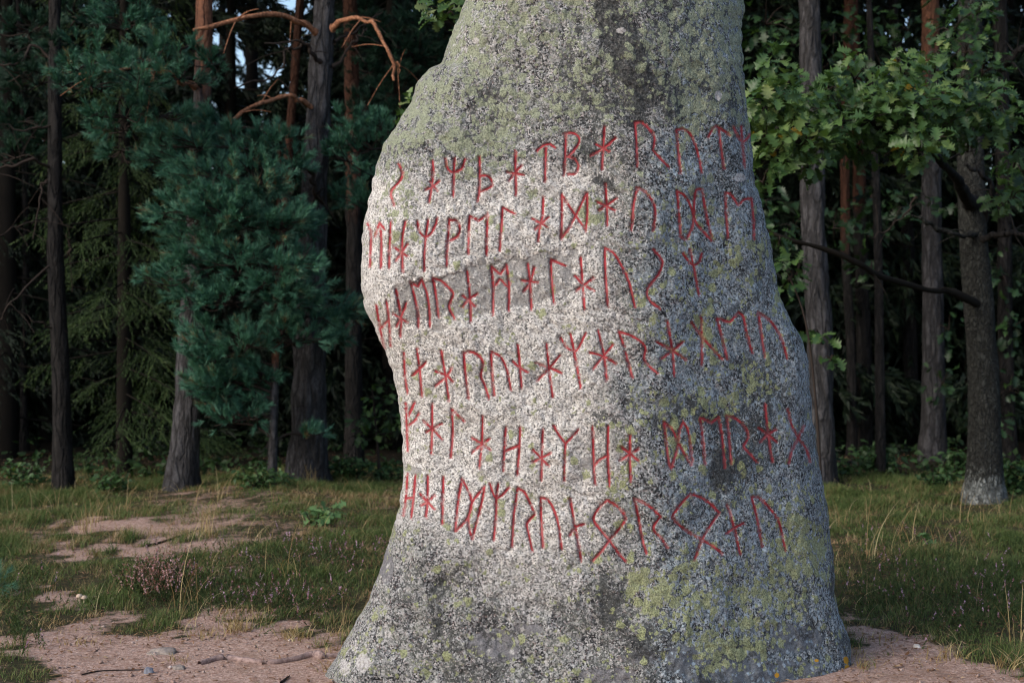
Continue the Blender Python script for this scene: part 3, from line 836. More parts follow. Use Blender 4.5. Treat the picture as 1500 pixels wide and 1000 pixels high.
    gcol = g.mix(g.step(upz.outputs[2], 1.5, 1.9), gcol, gcol2)
    col = g.mix(g.math('MULTIPLY', gm, .86), col, gcol)
    pm = g.step(g.math('ADD', g.attr('pale'), g.math('MULTIPLY', g.math('SUBTRACT', a, .5), .9)), .40, .55)
    col = g.mix(g.math('MULTIPLY', pm, .85), col, g.mix(g.step(a, .4, .6), (.33, .31, .30), (.55, .53, .515)))
    om = g.step(g.math('ADD', g.attr('orange'), g.math('MULTIPLY', g.math('SUBTRACT', a, .5), 1.2)), .40, .55)
    col = g.mix(om, col, (.52, .27, .03))
    # red paint worn into the rock beside each cut
    st = g.attr('stroke')
    rm = g.step(g.math('ADD', st, g.math('MULTIPLY', g.math('SUBTRACT', a, .5), 10.0)), 3.4, 1.0)
    col = g.mix(g.math('MULTIPLY', rm, .62), col, (.37, .065, .068))
    h = g.math('ADD', g.math('MULTIPLY', a, .6), g.math('MULTIPLY', b, .4))
    h = g.math('ADD', h, g.math('MULTIPLY', g.math('MAXIMUM', gm, pale2), .16))
    hh = g.math('MULTIPLY', h, g.math('SUBTRACT', 1.0, g.math('MULTIPLY', sm, .7)))
    return g.finish(col, .9, g.bump(hh, .85, .013), .2)

def mat_paint():
    g = NT('worn_red_paint')
    v = g.coord()
    a = g.noise(v, 75, 4, .62)
    b = g.noise(v, 22, 3, .6)
    c = g.ramp(a, [(.25, (.16, .021, .028)), (.5, (.32, .036, .044)), (.75, (.45, .085, .088))])
    worn = g.step(g.math('ADD', a, g.math('MULTIPLY', b, .7)), .98, 1.10)
    c = g.mix(g.math('MULTIPLY', worn, .5), c, (.42, .25, .23))
    c = g.mix(g.math('MULTIPLY', g.step(g.noise(v, 6.0, 3, .6), .46, .66), .5), c, (.44, .14, .14))
    return g.finish(c, .75, g.bump(a, .6, .006), .25)

stone_soup, surf = build_stone()
M_STONE = mat_stone(); M_PAINT = mat_paint()
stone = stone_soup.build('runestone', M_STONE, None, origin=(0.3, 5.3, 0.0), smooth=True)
tag(stone, 'tall grey lichened standing stone carved with six rows of red painted runes', 'runestone')
for rn in STROKES:
    s = Soup()
    for st in rn:
        n = len(st)
        tg = norm(np.gradient(st, axis=0))
        nr = np.stack([-tg[:, 1], tg[:, 0]], -1)
        wd = 1.3 * (1 + 0.30 * fbm(np.stack([st[:, 0] / 7, st[:, 1] / 7, np.zeros(n)], -1), 2, 3))
        wd[0] *= .7; wd[-1] *= .45
        rowsv = []
        for i in range(n):
            for k, (o, lift) in enumerate(((-1, .0016), (-.5, .0022), (0, .0018), (.5, .0022), (1, .0016))):
                q = st[i] + nr[i] * wd[i] * o
                p = surf(q[0], q[1])
                d = norm(np.array([0, 0, CAM_H]) - p)
                rowsv.append(p + d * lift)
        idx = np.arange(n * 5).reshape(n, 5)
        f = np.stack([idx[:-1, :-1], idx[1:, :-1], idx[1:, 1:], idx[:-1, 1:]], -1).reshape(-1, 4)
        # paint has flaked away in places, most on the weathered right-hand face
        mid = st[np.minimum(np.arange(n - 1) + 0, n - 1)]
        wear = fbm(np.stack([mid[:, 0] / 9.0, mid[:, 1] / 9.0, np.zeros(n - 1) + 3], -1), 3, 8)
        lim = np.interp(mid[:, 0], [560, 620, 900, 1000, 1180], [.12, .50, .52, .22, -.04]) - .25 * np.clip((mid[:, 1] - 690) / 120, 0, 1) * (mid[:, 0] > 800)
        lim = np.where(np.abs(mid[:, 1] - 430) < 60, lim + .2, lim)
        kp = np.repeat(wear < lim, 4)
        if kp.sum() < 8: kp[:] = True
        f = f[kp]
        s.add(np.array(rowsv), f)
    ctr = np.mean(np.concatenate(s.v), 0)
    s.build('rune', M_PAINT, stone, origin=ctr, smooth=True)

#@@TREES
# ------------------------------------------------------------------ trees
def trunk_path(base, top, H, Y, bend=0.06, seed=0, n=70):
    """base and top = photograph pixels at the same distance; extended straight to height H"""
    b = at(base[0], base[1], Y); b[2] = float(ground_h(np.array([b[0]]), np.array([Y]))[0]) - 0.08
    t = at(top[0], top[1], Y)
    d = (t - b) / (t[2] - b[2])
    z = np.linspace(0, H, n)
    p = b[None] + d[None] * z[:, None]
    q = np.stack([z * .35, np.zeros(n) + seed, np.zeros(n)], -1)
    p[:, 0] += bend * vnoise(q, seed) * np.clip(z / 2, 0, 1)
    p[:, 1] += bend * vnoise(q, seed + 5) * np.clip(z / 2, 0, 1)
    return p

def needle_bough(fol, twg, c, r, ntuft, root=None, n=44, length=.055, width=.0058, shade=0.5, stem=.075):
    """twigs fan out of the hub; needle brushes sit along their outer part"""
    r = np.array(r)
    hub = c if root is None else root
    nt = max(4, int(ntuft / 6))
    P_, D_, T_ = [], [], []
    for k in range(nt):
        u = norm(rs.randn(3) * np.array([1, .9, .8]) + np.array([0, -.15, .2]))
        e = c + u * r * (.55 + .6 * rs.rand())
        mid = (hub + e) / 2 + np.array([0, 0, -.03 + .05 * rs.rand()]) + rs.randn(3) * .02
        tp = spline([hub, mid, e], 8)
        if twg is not None:
            tube(twg, tp, np.linspace(.007, .0025, 8), 4, cap=False)
        ax = norm(e - mid)
        m = rs.randint(4, 9)
        tt = .45 + .55 * rs.rand(m) ** .7
        tt[0] = 1.0
        pp = hub + (mid - hub) * np.minimum(tt * 2, 1)[:, None] + (e - mid) * np.maximum(tt * 2 - 1, 0)[:, None]
        off = norm(rs.randn(m, 3) + np.array([0, 0, .5]))
        P_.append(pp + off * .03); D_.append(norm(ax[None] * .9 + off * .7 + np.array([0, 0, .35])))
        T_.append(np.clip(shade + rs.randn() * .14 + .12 * rs.randn(m) + .25 * (tt - .75), 0, .96))
    P_, D_, T_ = np.concatenate(P_), np.concatenate(D_), np.concatenate(T_)
    T_[rs.rand(len(T_)) < .02] = 1.0
    needles(fol, P_, D_, n, length, width, .62, stem, T_)

def crown_top(fol, path, z0, z1, R, n, seed):
    """pine crown high up: clumps of coarse needle shoots on the ends of boughs"""
    st = np.random.RandomState(seed)
    for k in range(n):
        z = z0 + (z1 - z0) * st.rand()
        c = path[min(len(path) - 1, int(z / path[-1][2] * len(path)))]
        a = st.rand() * 6.28
        r = R * (1 - .6 * (z - z0) / (z1 - z0)) * math.sqrt(st.rand())
        cc = np.array([c[0] + r * math.cos(a), c[1] + r * math.sin(a), z])
        m = 26
        u = norm(rs.randn(m, 3))
        needles(fol, cc + u * rs.rand(m, 1) ** .5 * np.array([.75, .75, .4]), u + np.array([0, 0, .5]), 18, .20, .026, .8, .30, np.clip(.35 + .2 * rs.randn(m), 0, 1))

def limb_tube(pts, r0, r1, n=26, jit=.02, seed=1):
    p = spline(np.array(pts), n)
    q = np.stack([np.arange(n) * .45, np.zeros(n) + seed, np.zeros(n)], -1)
    p = p + jit * np.stack([vnoise(q, seed), vnoise(q, seed + 1), vnoise(q, seed + 2)], -1)
    return p, np.linspace(r0, r1, n)

GR = {'pine tree': 'pines along the edge of the wood', 'shrub': 'shrubs at the foot of the wood', 'rock': 'stones lying in the sand', 'stick': 'sticks on the ground', 'spruce tree': 'spruces among the pines'}
def pine(name, label, base, top, wb, wt, Y, H=13.0, orange=None, bark=None, dead=(), seg=28, seed=0, pale=None, crown=True, cat='pine tree', bump=.10, group=None, rmin=.03):
    path = trunk_path(base, top, H, Y, seed=seed)
    org = path[0].copy(); org[2] += .08
    root = empty(name, org, label, cat, group or GR.get(cat))
    z = path[:, 2]
    r0, r1 = wb / F * Y / 2, wt / F * Y / 2
    ztop = CAM_H + 500 / F * Y
    r = r0 + (r1 - r0) * z / ztop
    r = np.maximum(r, rmin) * (1 + .45 * np.exp(-np.maximum(z, 0) / .22))
    zz = np.linspace(0, H, 60) if H < ztop else np.concatenate([np.linspace(0, ztop + .5, 90), np.linspace(ztop + .7, H, 22)])
    hp = np.stack([np.interp(zz, z - z[0], path[:, i]) for i in range(3)], -1)
    hr = np.interp(zz, z - z[0], r)
    oa = np.zeros(len(zz)) if orange is None else np.clip((zz - orange) / 1.2 + .5, 0, 1)
    pa = np.zeros(len(zz)) if pale is None else np.clip(1.15 - zz / pale, 0, 1)
    s = Soup()
    tube(s, hp, hr, seg, bump=bump, bfreq=14, seed=seed, orange=oa, pale=pa)
    s.build('trunk', bark or M_BARK, root, origin=path[0], smooth=True)
    for lp, a, b, m in dead:
        ls = Soup()
        pts, rr = limb_tube([at(x, y, Y + dy) for x, y, dy in lp], a / F * Y / 2, b / F * Y / 2, seed=seed + int(lp[0][0]))
        rr = rr * (1 + .16 * vnoise(np.stack([np.arange(len(rr)) * .7, np.zeros(len(rr)) + seed, np.zeros(len(rr))], -1), seed)) * (1 + .7 * np.exp(-np.arange(len(rr)) / 1.6))
        tube(ls, pts, rr, 10, bump=.22, bfreq=26, seed=seed)
        # a few bare side twigs
        for k in range(4):
            i = rs.randint(8, len(pts) - 3)
            d = norm(rs.randn(3) * np.array([1, .5, 1])) * (.12 + .25 * rs.rand())
            tube(ls, spline([pts[i], pts[i] + d * .5 + np.array([0, 0, -.02]), pts[i] + d + np.array([0, 0, -.08])], 6), np.linspace(rr[i] * .4, .0025, 6), 4, cap=False)
        ls.build('limb', m or M_TWIG, root, origin=pts[0], smooth=True)
    if crown:
        cs = Soup()
        crown_top(cs, hp, ztop + .9, H + .5, 2.5, 34, seed + 3)
        cs.build('crown', M_DARKPINE, root, origin=hp[-1])
    return root, hp

def add_foliage(root, boughs, Y, stemroot=None, rnd=.5, mat=None, dens=1.0, depth=.35, name='crown', n=44, twigmat=None, stem=.075, length=.055):
    fol = Soup()
    for cx, cy, rx, ry, dy in boughs:
        twg = Soup()
        c = at(cx + 6 * rs.randn(), cy + 5 * rs.randn(), Y + dy)
        r = (rx / F * Y, depth, ry / F * Y)
        nt_ = int(dens * 0.05 * rx * ry) + 10
        if stemroot is None:
            org = at(cx + 40, cy + 10, Y + dy + .5)
        else:
            org = stemroot(cy, Y)
        hub = c + (org - c) * .25
        tube(twg, spline([org, (org + hub) / 2 + np.array([0, 0, .04]), hub], 8), np.linspace(.012, .008, 8), 6)
        needle_bough(fol, twg, c, r, nt_, hub, n=n, shade=rnd, stem=stem, length=length)
        twg.build('limb', twigmat or M_TWIG, root, origin=org)
    ctr = np.mean(np.concatenate(fol.v), 0)
    fol.build(name, mat or M_PINE, root, origin=ctr)

O, T = M_LIMB, M_TWIG
# --- pines along the edge of the clearing, left of the stone
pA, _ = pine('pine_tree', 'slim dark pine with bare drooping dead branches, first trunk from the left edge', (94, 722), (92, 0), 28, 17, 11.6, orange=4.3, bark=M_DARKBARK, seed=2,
     dead=[([(88, 250, 0), (50, 235, -.2), (0, 250, -.3), (-50, 290, -.3)], 6, 3, T), ([(86, 258, 0), (60, 275, -.1), (50, 350, -.2)], 4, 2, T), ([(84, 90, 0), (50, 70, 0), (20, 95, -.2), (-20, 90, -.2)], 5, 2, T),
           ([(90, 395, 0), (70, 390, -.1), (20, 440, -.3), (-10, 480, -.3)], 4, 1.5, T), ([(96, 380, 0), (102, 365, -.1), (95, 340, -.2)], 4, 1.5, T), ([(88, 480, 0), (50, 470, -.2), (10, 440, -.3)], 3, 1, T),
           ([(90, 320, 0), (40, 325, -.2), (-10, 350, -.3)], 3, 1, T), ([(94, 180, 0), (40, 190, -.2), (0, 180, -.3)], 4, 1.5, T)])
add_foliage(pA, [(30, 40, 60, 30, .2), (50, 120, 60, 25, .4), (20, 170, 50, 30, .2), (60, 200, 50, 22, .5), (20, 100, 40, 20, -.1), (70, 70, 40, 20, 0), (100, 20, 50, 25, .3), (20, 230, 40, 14, .3)], 11.6, rnd=.42, mat=M_DARKPINE, dens=.9)

pB, _ = pine('pine_tree', 'thick grey pine trunk with orange bark high up, standing left of the young blue-green pine', (265, 727), (301, 0), 43, 23, 11.4, orange=3.35, seed=5,
     dead=[([(288, 130, 0), (250, 110, -.4), (200, 100, -.7), (120, 110, -.9)], 7, 3, O), ([(276, 350, 0), (300, 340, -.3), (330, 330, -.5)], 4, 2, T)])
add_foliage(pB, [(180, 45, 50, 30, -.6), (150, 85, 50, 30, -.7), (205, 85, 46, 24, -.8), (255, 70, 44, 20, -.6), (120, 128, 55, 20, -.8), (195, 128, 50, 20, -.9), (255, 118, 44, 22, -.7), (105, 95, 24, 12, -.8), (160, 195, 60, 14, -.5), (230, 205, 40, 12, -.4), (180, 28, 26, 18, -.5), (290, 95, 25, 20, -.5), (85, 125, 18, 16, -.8),
                 (175, 170, 50, 20, -.7), (230, 165, 40, 20, -.6), (170, 215, 50, 18, -.4), (190, 20, 20, 20, -.5)], 11.4, rnd=.42, dens=.8)

# --- the young blue-green pine in front
yY = 11.2
pC, hpC = pine('young_pine', 'young bushy blue-green pine with thin reddish stem, growing in front of the tall trunks', (398, 725), (402, 120), 13, 5, yY, H=2.75, orange=1.0, seed=9, crown=False, rmin=.008, seg=14, cat='young pine')
stem_at = lambda cy, Y: at(399, min(cy + 15, 690), Y)
BC = [(305, 185, 26, 22, .1), (280, 215, 50, 30, -.2), (340, 215, 60, 34, .0), (400, 215, 45, 30, .1), (235, 235, 32, 26, -.2), (300, 255, 60, 34, -.3), (370, 265, 70, 38, -.2), (430, 240, 22, 28, .1),
      (265, 300, 55, 30, -.3), (330, 320, 70, 38, -.4), (405, 320, 65, 40, -.2), (450, 330, 26, 26, .1), (290, 350, 50, 24, -.3), (270, 385, 42, 22, -.3), (232, 400, 28, 13, -.3), (330, 385, 60, 30, -.4), (400, 395, 60, 34, -.4),
      (455, 390, 32, 22, -.1), (270, 432, 32, 15, -.1), (330, 440, 48, 25, -.3), (430, 440, 60, 28, -.3), (490, 450, 40, 20, .1), (520, 465, 26, 12, .2), (300, 490, 34, 24, -.1), (350, 500, 55, 30, -.2), (420, 490, 42, 22, -.1),
      (300, 540, 34, 26, 0), (345, 550, 40, 24, 0), (310, 585, 34, 22, 0), (335, 610, 30, 16, 0), (375, 590, 24, 14, .1), (460, 632, 16, 8, .2), (295, 520, 28, 22, -.2), (505, 500, 24, 14, .2), (320, 570, 44, 26, -.1), (350, 600, 40, 20, -.1), (295, 560, 28, 22, -.1), (385, 545, 34, 22, 0), (330, 625, 26, 12, 0), (440, 500, 40, 20, -.1), (470, 480, 34, 18, 0)]
add_foliage(pC, BC, yY, stemroot=stem_at, rnd=.56, dens=1.25, depth=.26)

pD, _ = pine('pine_tree', 'biggest pine left of the stone, grey furrowed bark and two curved orange branches', (449, 708), (483, 0), 54, 30, 11.9, orange=5.2, seed=12, seg=36, bump=.13,
     dead=[([(474, 52, 0), (440, 30, -.2), (395, 20, -.4), (340, 28, -.6), (285, 45, -.7)], 10, 5, O), ([(487, 45, -.1), (500, 31, -.2), (530, 28, -.35), (553, 42, -.45), (570, 75, -.5), (580, 115, -.5)], 8, 3.5, O),
           ([(576, 88, -.5), (584, 92, -.5), (586, 108, -.5)], 2.5, 1, O), ([(464, 160, 0), (440, 145, -.2), (415, 140, -.3), (370, 155, -.5), (332, 182, -.6)], 8, 4, O), ([(472, 100, 0), (455, 75, -.2), (440, 63, -.3), (390, 65, -.5)], 8, 2, T),
           ([(448, 65, -.2), (420, 75, -.3), (405, 110, -.4), (345, 125, -.6)], 4, 2, T), ([(470, 300, 0), (462, 280, -.2), (452, 245, -.3)], 9, 5, T), ([(488, 60, 0), (520, 45, .2), (560, 20, .3)], 5, 2, T), ([(490, 100, 0), (520, 60, .1), (540, 40, .2)], 4, 2, T),
           ([(486, 210, 0), (500, 200, -.2), (520, 180, -.2)], 4, 2, T)])
add_foliage(pD, [(510, 190, 22, 20, -.3), (505, 240, 24, 24, -.4), (540, 260, 30, 24, -.3), (530, 220, 30, 26, -.2), (545, 300, 24, 20, -.2), (500, 210, 14, 14, -.4), (560, 190, 26, 22, -.1), (520, 300, 20, 20, 0)], 11.9, rnd=.45, dens=1.0)

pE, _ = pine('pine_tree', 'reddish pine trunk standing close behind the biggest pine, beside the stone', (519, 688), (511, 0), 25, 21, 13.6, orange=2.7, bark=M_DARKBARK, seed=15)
add_foliage(pE, [(560, 60, 50, 34, .1), (600, 80, 60, 40, .2), (570, 130, 60, 34, .1), (545, 20, 40, 24, .0), (620, 30, 50, 36, .3), (590, 170, 50, 30, .3), (540, 160, 30, 28, .0), (560, 230, 30, 30, .3), (640, 110, 40, 40, .4), (530, 100, 30, 20, .2), (550, 340, 24, 30, .3)], 13.6, rnd=.33, mat=M_DARKPINE, dens=1.3, depth=.5)
pine('pine_tree', 'thin reddish slanting trunk seen between the two tall left-hand pines', (398, 675), (438, 0), 14, 12, 15.5, orange=2.4, bark=M_DARKBARK, seed=18, seg=16)
pine('pine_tree', 'thin dark trunk far back between the reddish pine and the stone', (590, 672), (584, 0), 13, 10, 17.0, bark=M_DARKBARK, seed=21, seg=14)
pine('pine_tree', 'faint slim trunk deep in the gloom at the far left edge', (36, 690), (28, 0), 11, 8, 16.0, bark=M_DARKBARK, seed=22, seg=14)

# --- trunks right of the stone
pine('pine_tree', 'thick furrowed pine trunk close to the right side of the stone', (1200, 705), (1194, 0), 40, 29, 12.5, orange=4.9, seed=25, seg=32, bump=.12)
pine('pine_tree', 'thinner orange trunk of the close pair right of the stone', (1248, 668), (1243, 0), 13, 15, 15.4, orange=2.4, bark=M_DARKBARK, seed=28, seg=16)
pine('pine_tree', 'thicker reddish trunk of the close pair right of the stone', (1266, 666), (1252, 0), 23, 17, 15.8, orange=2.9, bark=M_DARKBARK, seed=31, seg=20)
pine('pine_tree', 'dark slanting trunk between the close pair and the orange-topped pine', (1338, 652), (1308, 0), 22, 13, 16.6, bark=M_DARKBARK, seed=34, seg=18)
pine('pine_tree', 'straight pine with bright orange bark near the top edge, right half of the photo', (1366, 672), (1364, 0), 34, 24, 14.6, orange=4.1, seed=37, seg=26)
pine('pine_tree', 'dark trunk behind the oak in the upper right corner', (1478, 690), (1466, 0), 22, 20, 14.5, bark=M_DARKBARK, seed=40, seg=16)
pine('pine_tree', 'thin dark trunk just right of the thick furrowed pine', (1228, 660), (1222, 0), 11, 9, 18.5, bark=M_DARKBARK, seed=41, seg=12)

# --- spruces
def spruce(name, label, x, y, H, R, mat, nb=60, twigs=26, nn=26, z0=.3, nl=.032, nw=.006, seed=0, build=True, soups=None, cat='spruce tree'):
    st = np.random.RandomState(seed)
    fol, tr = soups if soups else (Soup(), Soup())
    g = float(ground_h(np.array([x]), np.array([y]))[0]) if abs(x) < 100 else 0
    tube(tr, np.array([[x, y, g - .1], [x, y, H * .5], [x, y, H]]), np.array([R * .06 + .03, R * .04 + .02, .02]), 8, orange=0.0, pale=0.0)
    C, Dv, Rn = [], [], []
    for k in range(nb):
        z = z0 + (H - z0) * (k + st.rand()) / nb
        a = st.rand() * 6.283
        L = R * (1 - (z - z0) / (H - z0 + .3)) ** .8 * (.75 + .45 * st.rand()) + .2
        o = np.array([math.cos(a), math.sin(a), 0])
        sd = np.array([-o[1], o[0], 0])
        m = max(6, int(twigs * L / R + 4))
        t = st.rand(m) ** .7
        drop = -.22 * L * t ** 1.5 + .05 * L * np.maximum(t - .7, 0) * 3
        p = np.array([x, y, g + z]) + o * (t * L)[:, None] + np.array([0, 0, 1]) * drop[:, None]
        side = st.randn(m)
        wd = .18 * L * (1.05 - t) * side
        p = p + sd * wd[:, None] + np.array([0, 0, -1]) * (np.abs(wd) * .35)[:, None]
        d = norm(o[None] * .55 + sd[None] * np.sign(side)[:, None] * .6 + np.array([0, 0, -.75])[None] + st.randn(m, 3) * .22)
        C.append(p); Dv.append(d); Rn.append(np.clip(.45 + .18 * st.randn(m) + .2 * (t - .5), 0, 1))
        tube(tr, spline([[x, y, g + z], list(np.array([x, y, g + z]) + o * L * .6 + [0, 0, -.10 * L]), list(np.array([x, y, g + z]) + o * L + [0, 0, -.2 * L])], 5), np.linspace(.010, .003, 5), 4, cap=False, orange=0.0, pale=0.0)
    C, Dv, Rn = np.concatenate(C), np.concatenate(Dv), np.concatenate(Rn)
    needles(fol, C, Dv, nn, nl, nw, .55, .30 if nl < .05 else .45, Rn)
    if build:
        root = empty(name, (x, y, g), label, cat, GR.get(cat))
        tr.build('trunk', M_BLACKBARK, root, origin=(x, y, g), smooth=True)
        fol.build('crown', mat, root, origin=(x, y, g + H / 2))

spruce('spruce_tree', 'drooping dark green spruce between the two left pine trunks', at(182, 700, 13.4)[0], 13.4, 6.5, .86, M_SPRUCE, nb=85, twigs=34, nn=34, seed=3)
spruce('spruce_tree', 'dark spruce at the far left edge behind the slim pine', at(10, 700, 15.0)[0], 15.0, 7.5, 1.6, M_FAR, nb=70, twigs=34, nn=26, nl=.045, nw=.009, seed=4)
spruce('spruce_tree', 'shadowy spruce behind the reddish trunk beside the stone', at(575, 700, 16.5)[0], 16.5, 8.5, 1.7, M_FAR, nb=70, twigs=34, nn=26, nl=.045, nw=.009, seed=6)
spruce('spruce_tree', 'low dark spruce in the gap behind the young blue-green pine', at(405, 700, 18.0)[0], 18.0, 3.8, 1.5, M_FAR, nb=50, twigs=34, nn=26, nl=.045, nw=.009, seed=8)

# --- dense wood further back
ff, ft = Soup(), Soup()
st = np.random.RandomState(11)
def gap(x, y):
    px = 750 + F * x / y
    return 362 < px < 446 or 1375 < px < 1400 or 1432 < px < 1476
for ring, (yy, nrow, hh) in enumerate(((17.4, 15, 7.0), (19.3, 17, 8.5), (22, 18, 10), (26, 20, 12), (31, 22, 13), (37, 22, 14))):
    half = yy * .66
    nrow = int(nrow * 1.42)
    for k in range(nrow):
        x = -half + 2 * half * (k + .2 + .6 * st.rand()) / nrow
        y = yy + st.randn() * .8
        H = hh * (.8 + .4 * st.rand())
        if gap(x, y): H = 2.6 + .06 * y
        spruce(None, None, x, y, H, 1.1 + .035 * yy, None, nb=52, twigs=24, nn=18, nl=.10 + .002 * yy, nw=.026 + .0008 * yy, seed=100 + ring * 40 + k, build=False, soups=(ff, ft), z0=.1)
# the wood carries on unseen at both sides; left grove added to shade the trunks
for k, (x, y, H, R_) in enumerate(((-9.4, 11.9, 12, 2.2), (-8.6, 14.4, 12, 2.4), (-11.6, 10.6, 12, 2.4), (-11.5, 15.0, 11, 2.6), (-13.5, 12.5, 12, 2.6), (-14.5, 17.0, 12, 2.8), (9.0, 13.5, 11, 2.4), (10.5, 11.0, 11, 2.4), (11.5, 15.0, 12, 2.6), (13.5, 12.5, 12, 2.6))):
    spruce(None, None, x, y, H, R_, None, nb=60, twigs=26, nn=18, nl=.12, nw=.035, seed=400 + k, build=False, soups=(ff, ft), z0=.1)
# unseen spruces behind the viewer, added to cut low skylight, kept below the sun
for k in range(15):
    an = math.radians(188 + 164 * (k + .5) / 15)
    rr_ = 16 + 2.5 * st.rand()
    spruce(None, None, rr_ * math.cos(an), 2 + rr_ * math.sin(an), 6.5 + 1.5 * st.rand(), 2.4, None, nb=44, twigs=22, nn=14, nl=.16, nw=.06, seed=500 + k, build=False, soups=(ff, ft), z0=.1)
# bare boles among them
for k in range(12):
    y = 19.5 + st.rand() * 12
    x = (st.rand() * 2 - 1) * y * .42
    r = .06 + .07 * st.rand()
    tube(ft, np.array([[x, y, -.1], [x + .1 * st.randn(), y, 6.0], [x + .2 * st.randn(), y, 13.0]]), np.array([r * 1.2, r, r * .5]), 9, orange=np.array([0.0, .4, 1.0]), pale=0.0)
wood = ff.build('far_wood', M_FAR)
tag(wood, 'dense dark spruce wood closing off the view behind the nearer trunks', 'wood', None, 'stuff')
fw2 = ft.build('far_wood_trunks', M_BLACKBARK, smooth=True)
tag(fw2, 'dim boles and dead branches inside the dark wood', 'wood', None, 'stuff')

# --- broadleaf trees
def leaf_bough(fol, c, r, n, size, kind='oak', shade=.5, spread=.2, twg=None, root=None):
    u = norm(rs.randn(n, 3))
    p = c + u * (rs.rand(n, 1) ** .45) * np.array(r)
    d = norm(u * np.array([1, 1, .3]) + np.array([0, -.3, -.25]) + rs.randn(n, 3) * .4)
    nn_ = norm(np.array([0, -.45, 1.0]) + rs.randn(n, 3) * .45)
    leaves(fol, p, d, nn_, size * (.65 + .6 * rs.rand(n)), kind, np.clip(shade + spread * rs.randn(n), 0, .984 if rs.rand() > .12 else 1))
    if twg is not None:
        root = c + np.array([.1, .2, -.1]) if root is None else root
        for i in rs.choice(n, max(3, n // 7), replace=False):
            tube(twg, spline([root, (root + p[i]) / 2 + np.array([0, 0, .03]), p[i]], 5), np.linspace(.007, .002, 5), 4, cap=False)

def broadleaf(root, boughs, Y, size, dens, kind='oak', shade=.5, depth=.3, mat=None):
    fol = Soup()
    for b in boughs:
        twg = Soup()
        cx, cy, rx, ry, dy = b[:5]
        sh = b[5] if len(b) > 5 else shade
        yy = Y + dy
        c = at(cx, cy, yy)
        r = (rx / F * yy, depth, ry / F * yy)
        org = c + np.array([.10, .35, -.05])
        hub = c + np.array([.03, .1, -.02])
        tube(twg, spline([org, (org + hub) / 2, hub], 6), np.linspace(.010, .007, 6), 6)
        leaf_bough(fol, c, r, int(dens * rx * ry * .02) + 4, size, kind, sh, .2, twg, hub)
        twg.build('limb', M_TWIG, root, origin=org, smooth=True)
    ctr = np.mean(np.concatenate(fol.v), 0)
    fol.build('crown', mat or M_OAK, root, origin=ctr)

kY = 11.0
oak, hpK = pine('oak_tree', 'broad oak with whitish lichen at its foot and leafy boughs reaching over to the stone', (1441, 733), (1428, 0), 47, 34, kY, H=9, bark=M_OAKBARK, seed=50, pale=.42, crown=False, seg=36, bump=.05, cat='oak tree',
    dead=[([(1446, 455, .06), (1425, 440, -.12), (1395, 428, -.3), (1350, 420, -.5), (1300, 405, -.8), (1255, 385, -1.0), (1205, 368, -1.1), (1150, 352, -1.2), (1120, 330, -1.2)], 12, 4, M_BLACKBARK),
          ([(1440, 345, 0), (1400, 345, -.2), (1375, 335, -.3), (1348, 318, -.4)], 9, 5, M_OAKBARK), ([(1432, 350, 0), (1470, 340, -.3), (1510, 345, -.4)], 10, 6, M_DARKBARK),
          ([(1425, 300, 0), (1400, 265, -.8), (1350, 215, -1.6), (1260, 180, -2.2), (1140, 190, -2.6)], 16, 5, M_DARKBARK), ([(1440, 330, 0), (1450, 270, -.2), (1415, 240, -.4)], 9, 5, M_DARKBARK),
          ([(1432, 120, 0), (1470, 95, -.4), (1510, 60, -.6)], 12, 8, M_DARKBARK), ([(1345, 290, -.6), (1310, 330, -.6), (1270, 350, -.7)], 3, 1.5, T), ([(1310, 240, -1.5), (1360, 195, -1.7), (1440, 160, -1.7)], 6, 3, T)])
BK = [(1125, 150, 40, 40, -2.4, .62), (1120, 200, 36, 34, -2.4, .6), (1165, 160, 45, 38, -2.4, .6), (1175, 205, 60, 30, -2.5, .62), (1210, 190, 45, 32, -2.3, .55), (1235, 165, 40, 32, -2.0, .45), (1150, 120, 22, 22, -2.3, .6),
      (1265, 180, 45, 36, -2.1, .5), (1290, 145, 45, 30, -2.1, .52), (1320, 110, 34, 24, -2.0, .55), (1340, 150, 50, 30, -2.2, .55), (1320, 190, 45, 28, -2.1, .5), (1345, 210, 42, 26, -2.3, .58), (1330, 235, 26, 14, -2.2, .55), (1390, 130, 50, 26, -2.0, .5),
      (1400, 165, 45, 22, -1.9, .5), (1375, 190, 40, 20, -1.9, .48), (1435, 150, 45, 24, -1.8, .48), (1450, 185, 45, 16, -1.8, .5), (1480, 170, 30, 24, -1.6, .45), (1420, 200, 40, 14, -1.6, .42), (1250, 110, 28, 18, -1.8, .45), (1210, 130, 30, 26, -2.0, .5), (1245, 85, 14, 14, -1.9, .65), (1315, 85, 16, 12, -2.0, .65), (1370, 80, 14, 12, -1.9, .6), (1125, 90, 14, 18, -2.4, .6),
      (1115, 260, 22, 24, -2.3, .5), (1180, 240, 40, 14, -2.4, .5), (1255, 215, 40, 20, -2.0, .42), (1490, 225, 30, 20, -1.2, .4), (1480, 290, 30, 18, -1.2, .45), (1500, 250, 24, 24, -1.0, .35), (1415, 70, 34, 24, -.6, .18), (1440, 100, 30, 26, -.6, .2), (1395, 40, 30, 26, -.5, .15), (1430, 15, 40, 20, -.5, .15)]
BK = [(b[0], b[1], b[2] * .92, b[3] * .88) + tuple(b[4:]) for b in BK]
broadleaf(oak, BK, kY, .088, 4.0, shade=.52, depth=.42)
dY = 13.0
und = empty('broadleaf_tree', at(1290, 690, dY) * np.array([1, 1, 0]), 'shaded dark-leaved tree filling the upper right behind the oak boughs', 'broadleaf tree')
us = Soup(); tube(us, spline([at(1290, 690, dY) , at(1286, 350, dY), at(1275, 60, dY), at(1270, -150, dY)], 20), np.linspace(.05, .02, 20), 10, bump=.05, orange=0.0, pale=0.0)
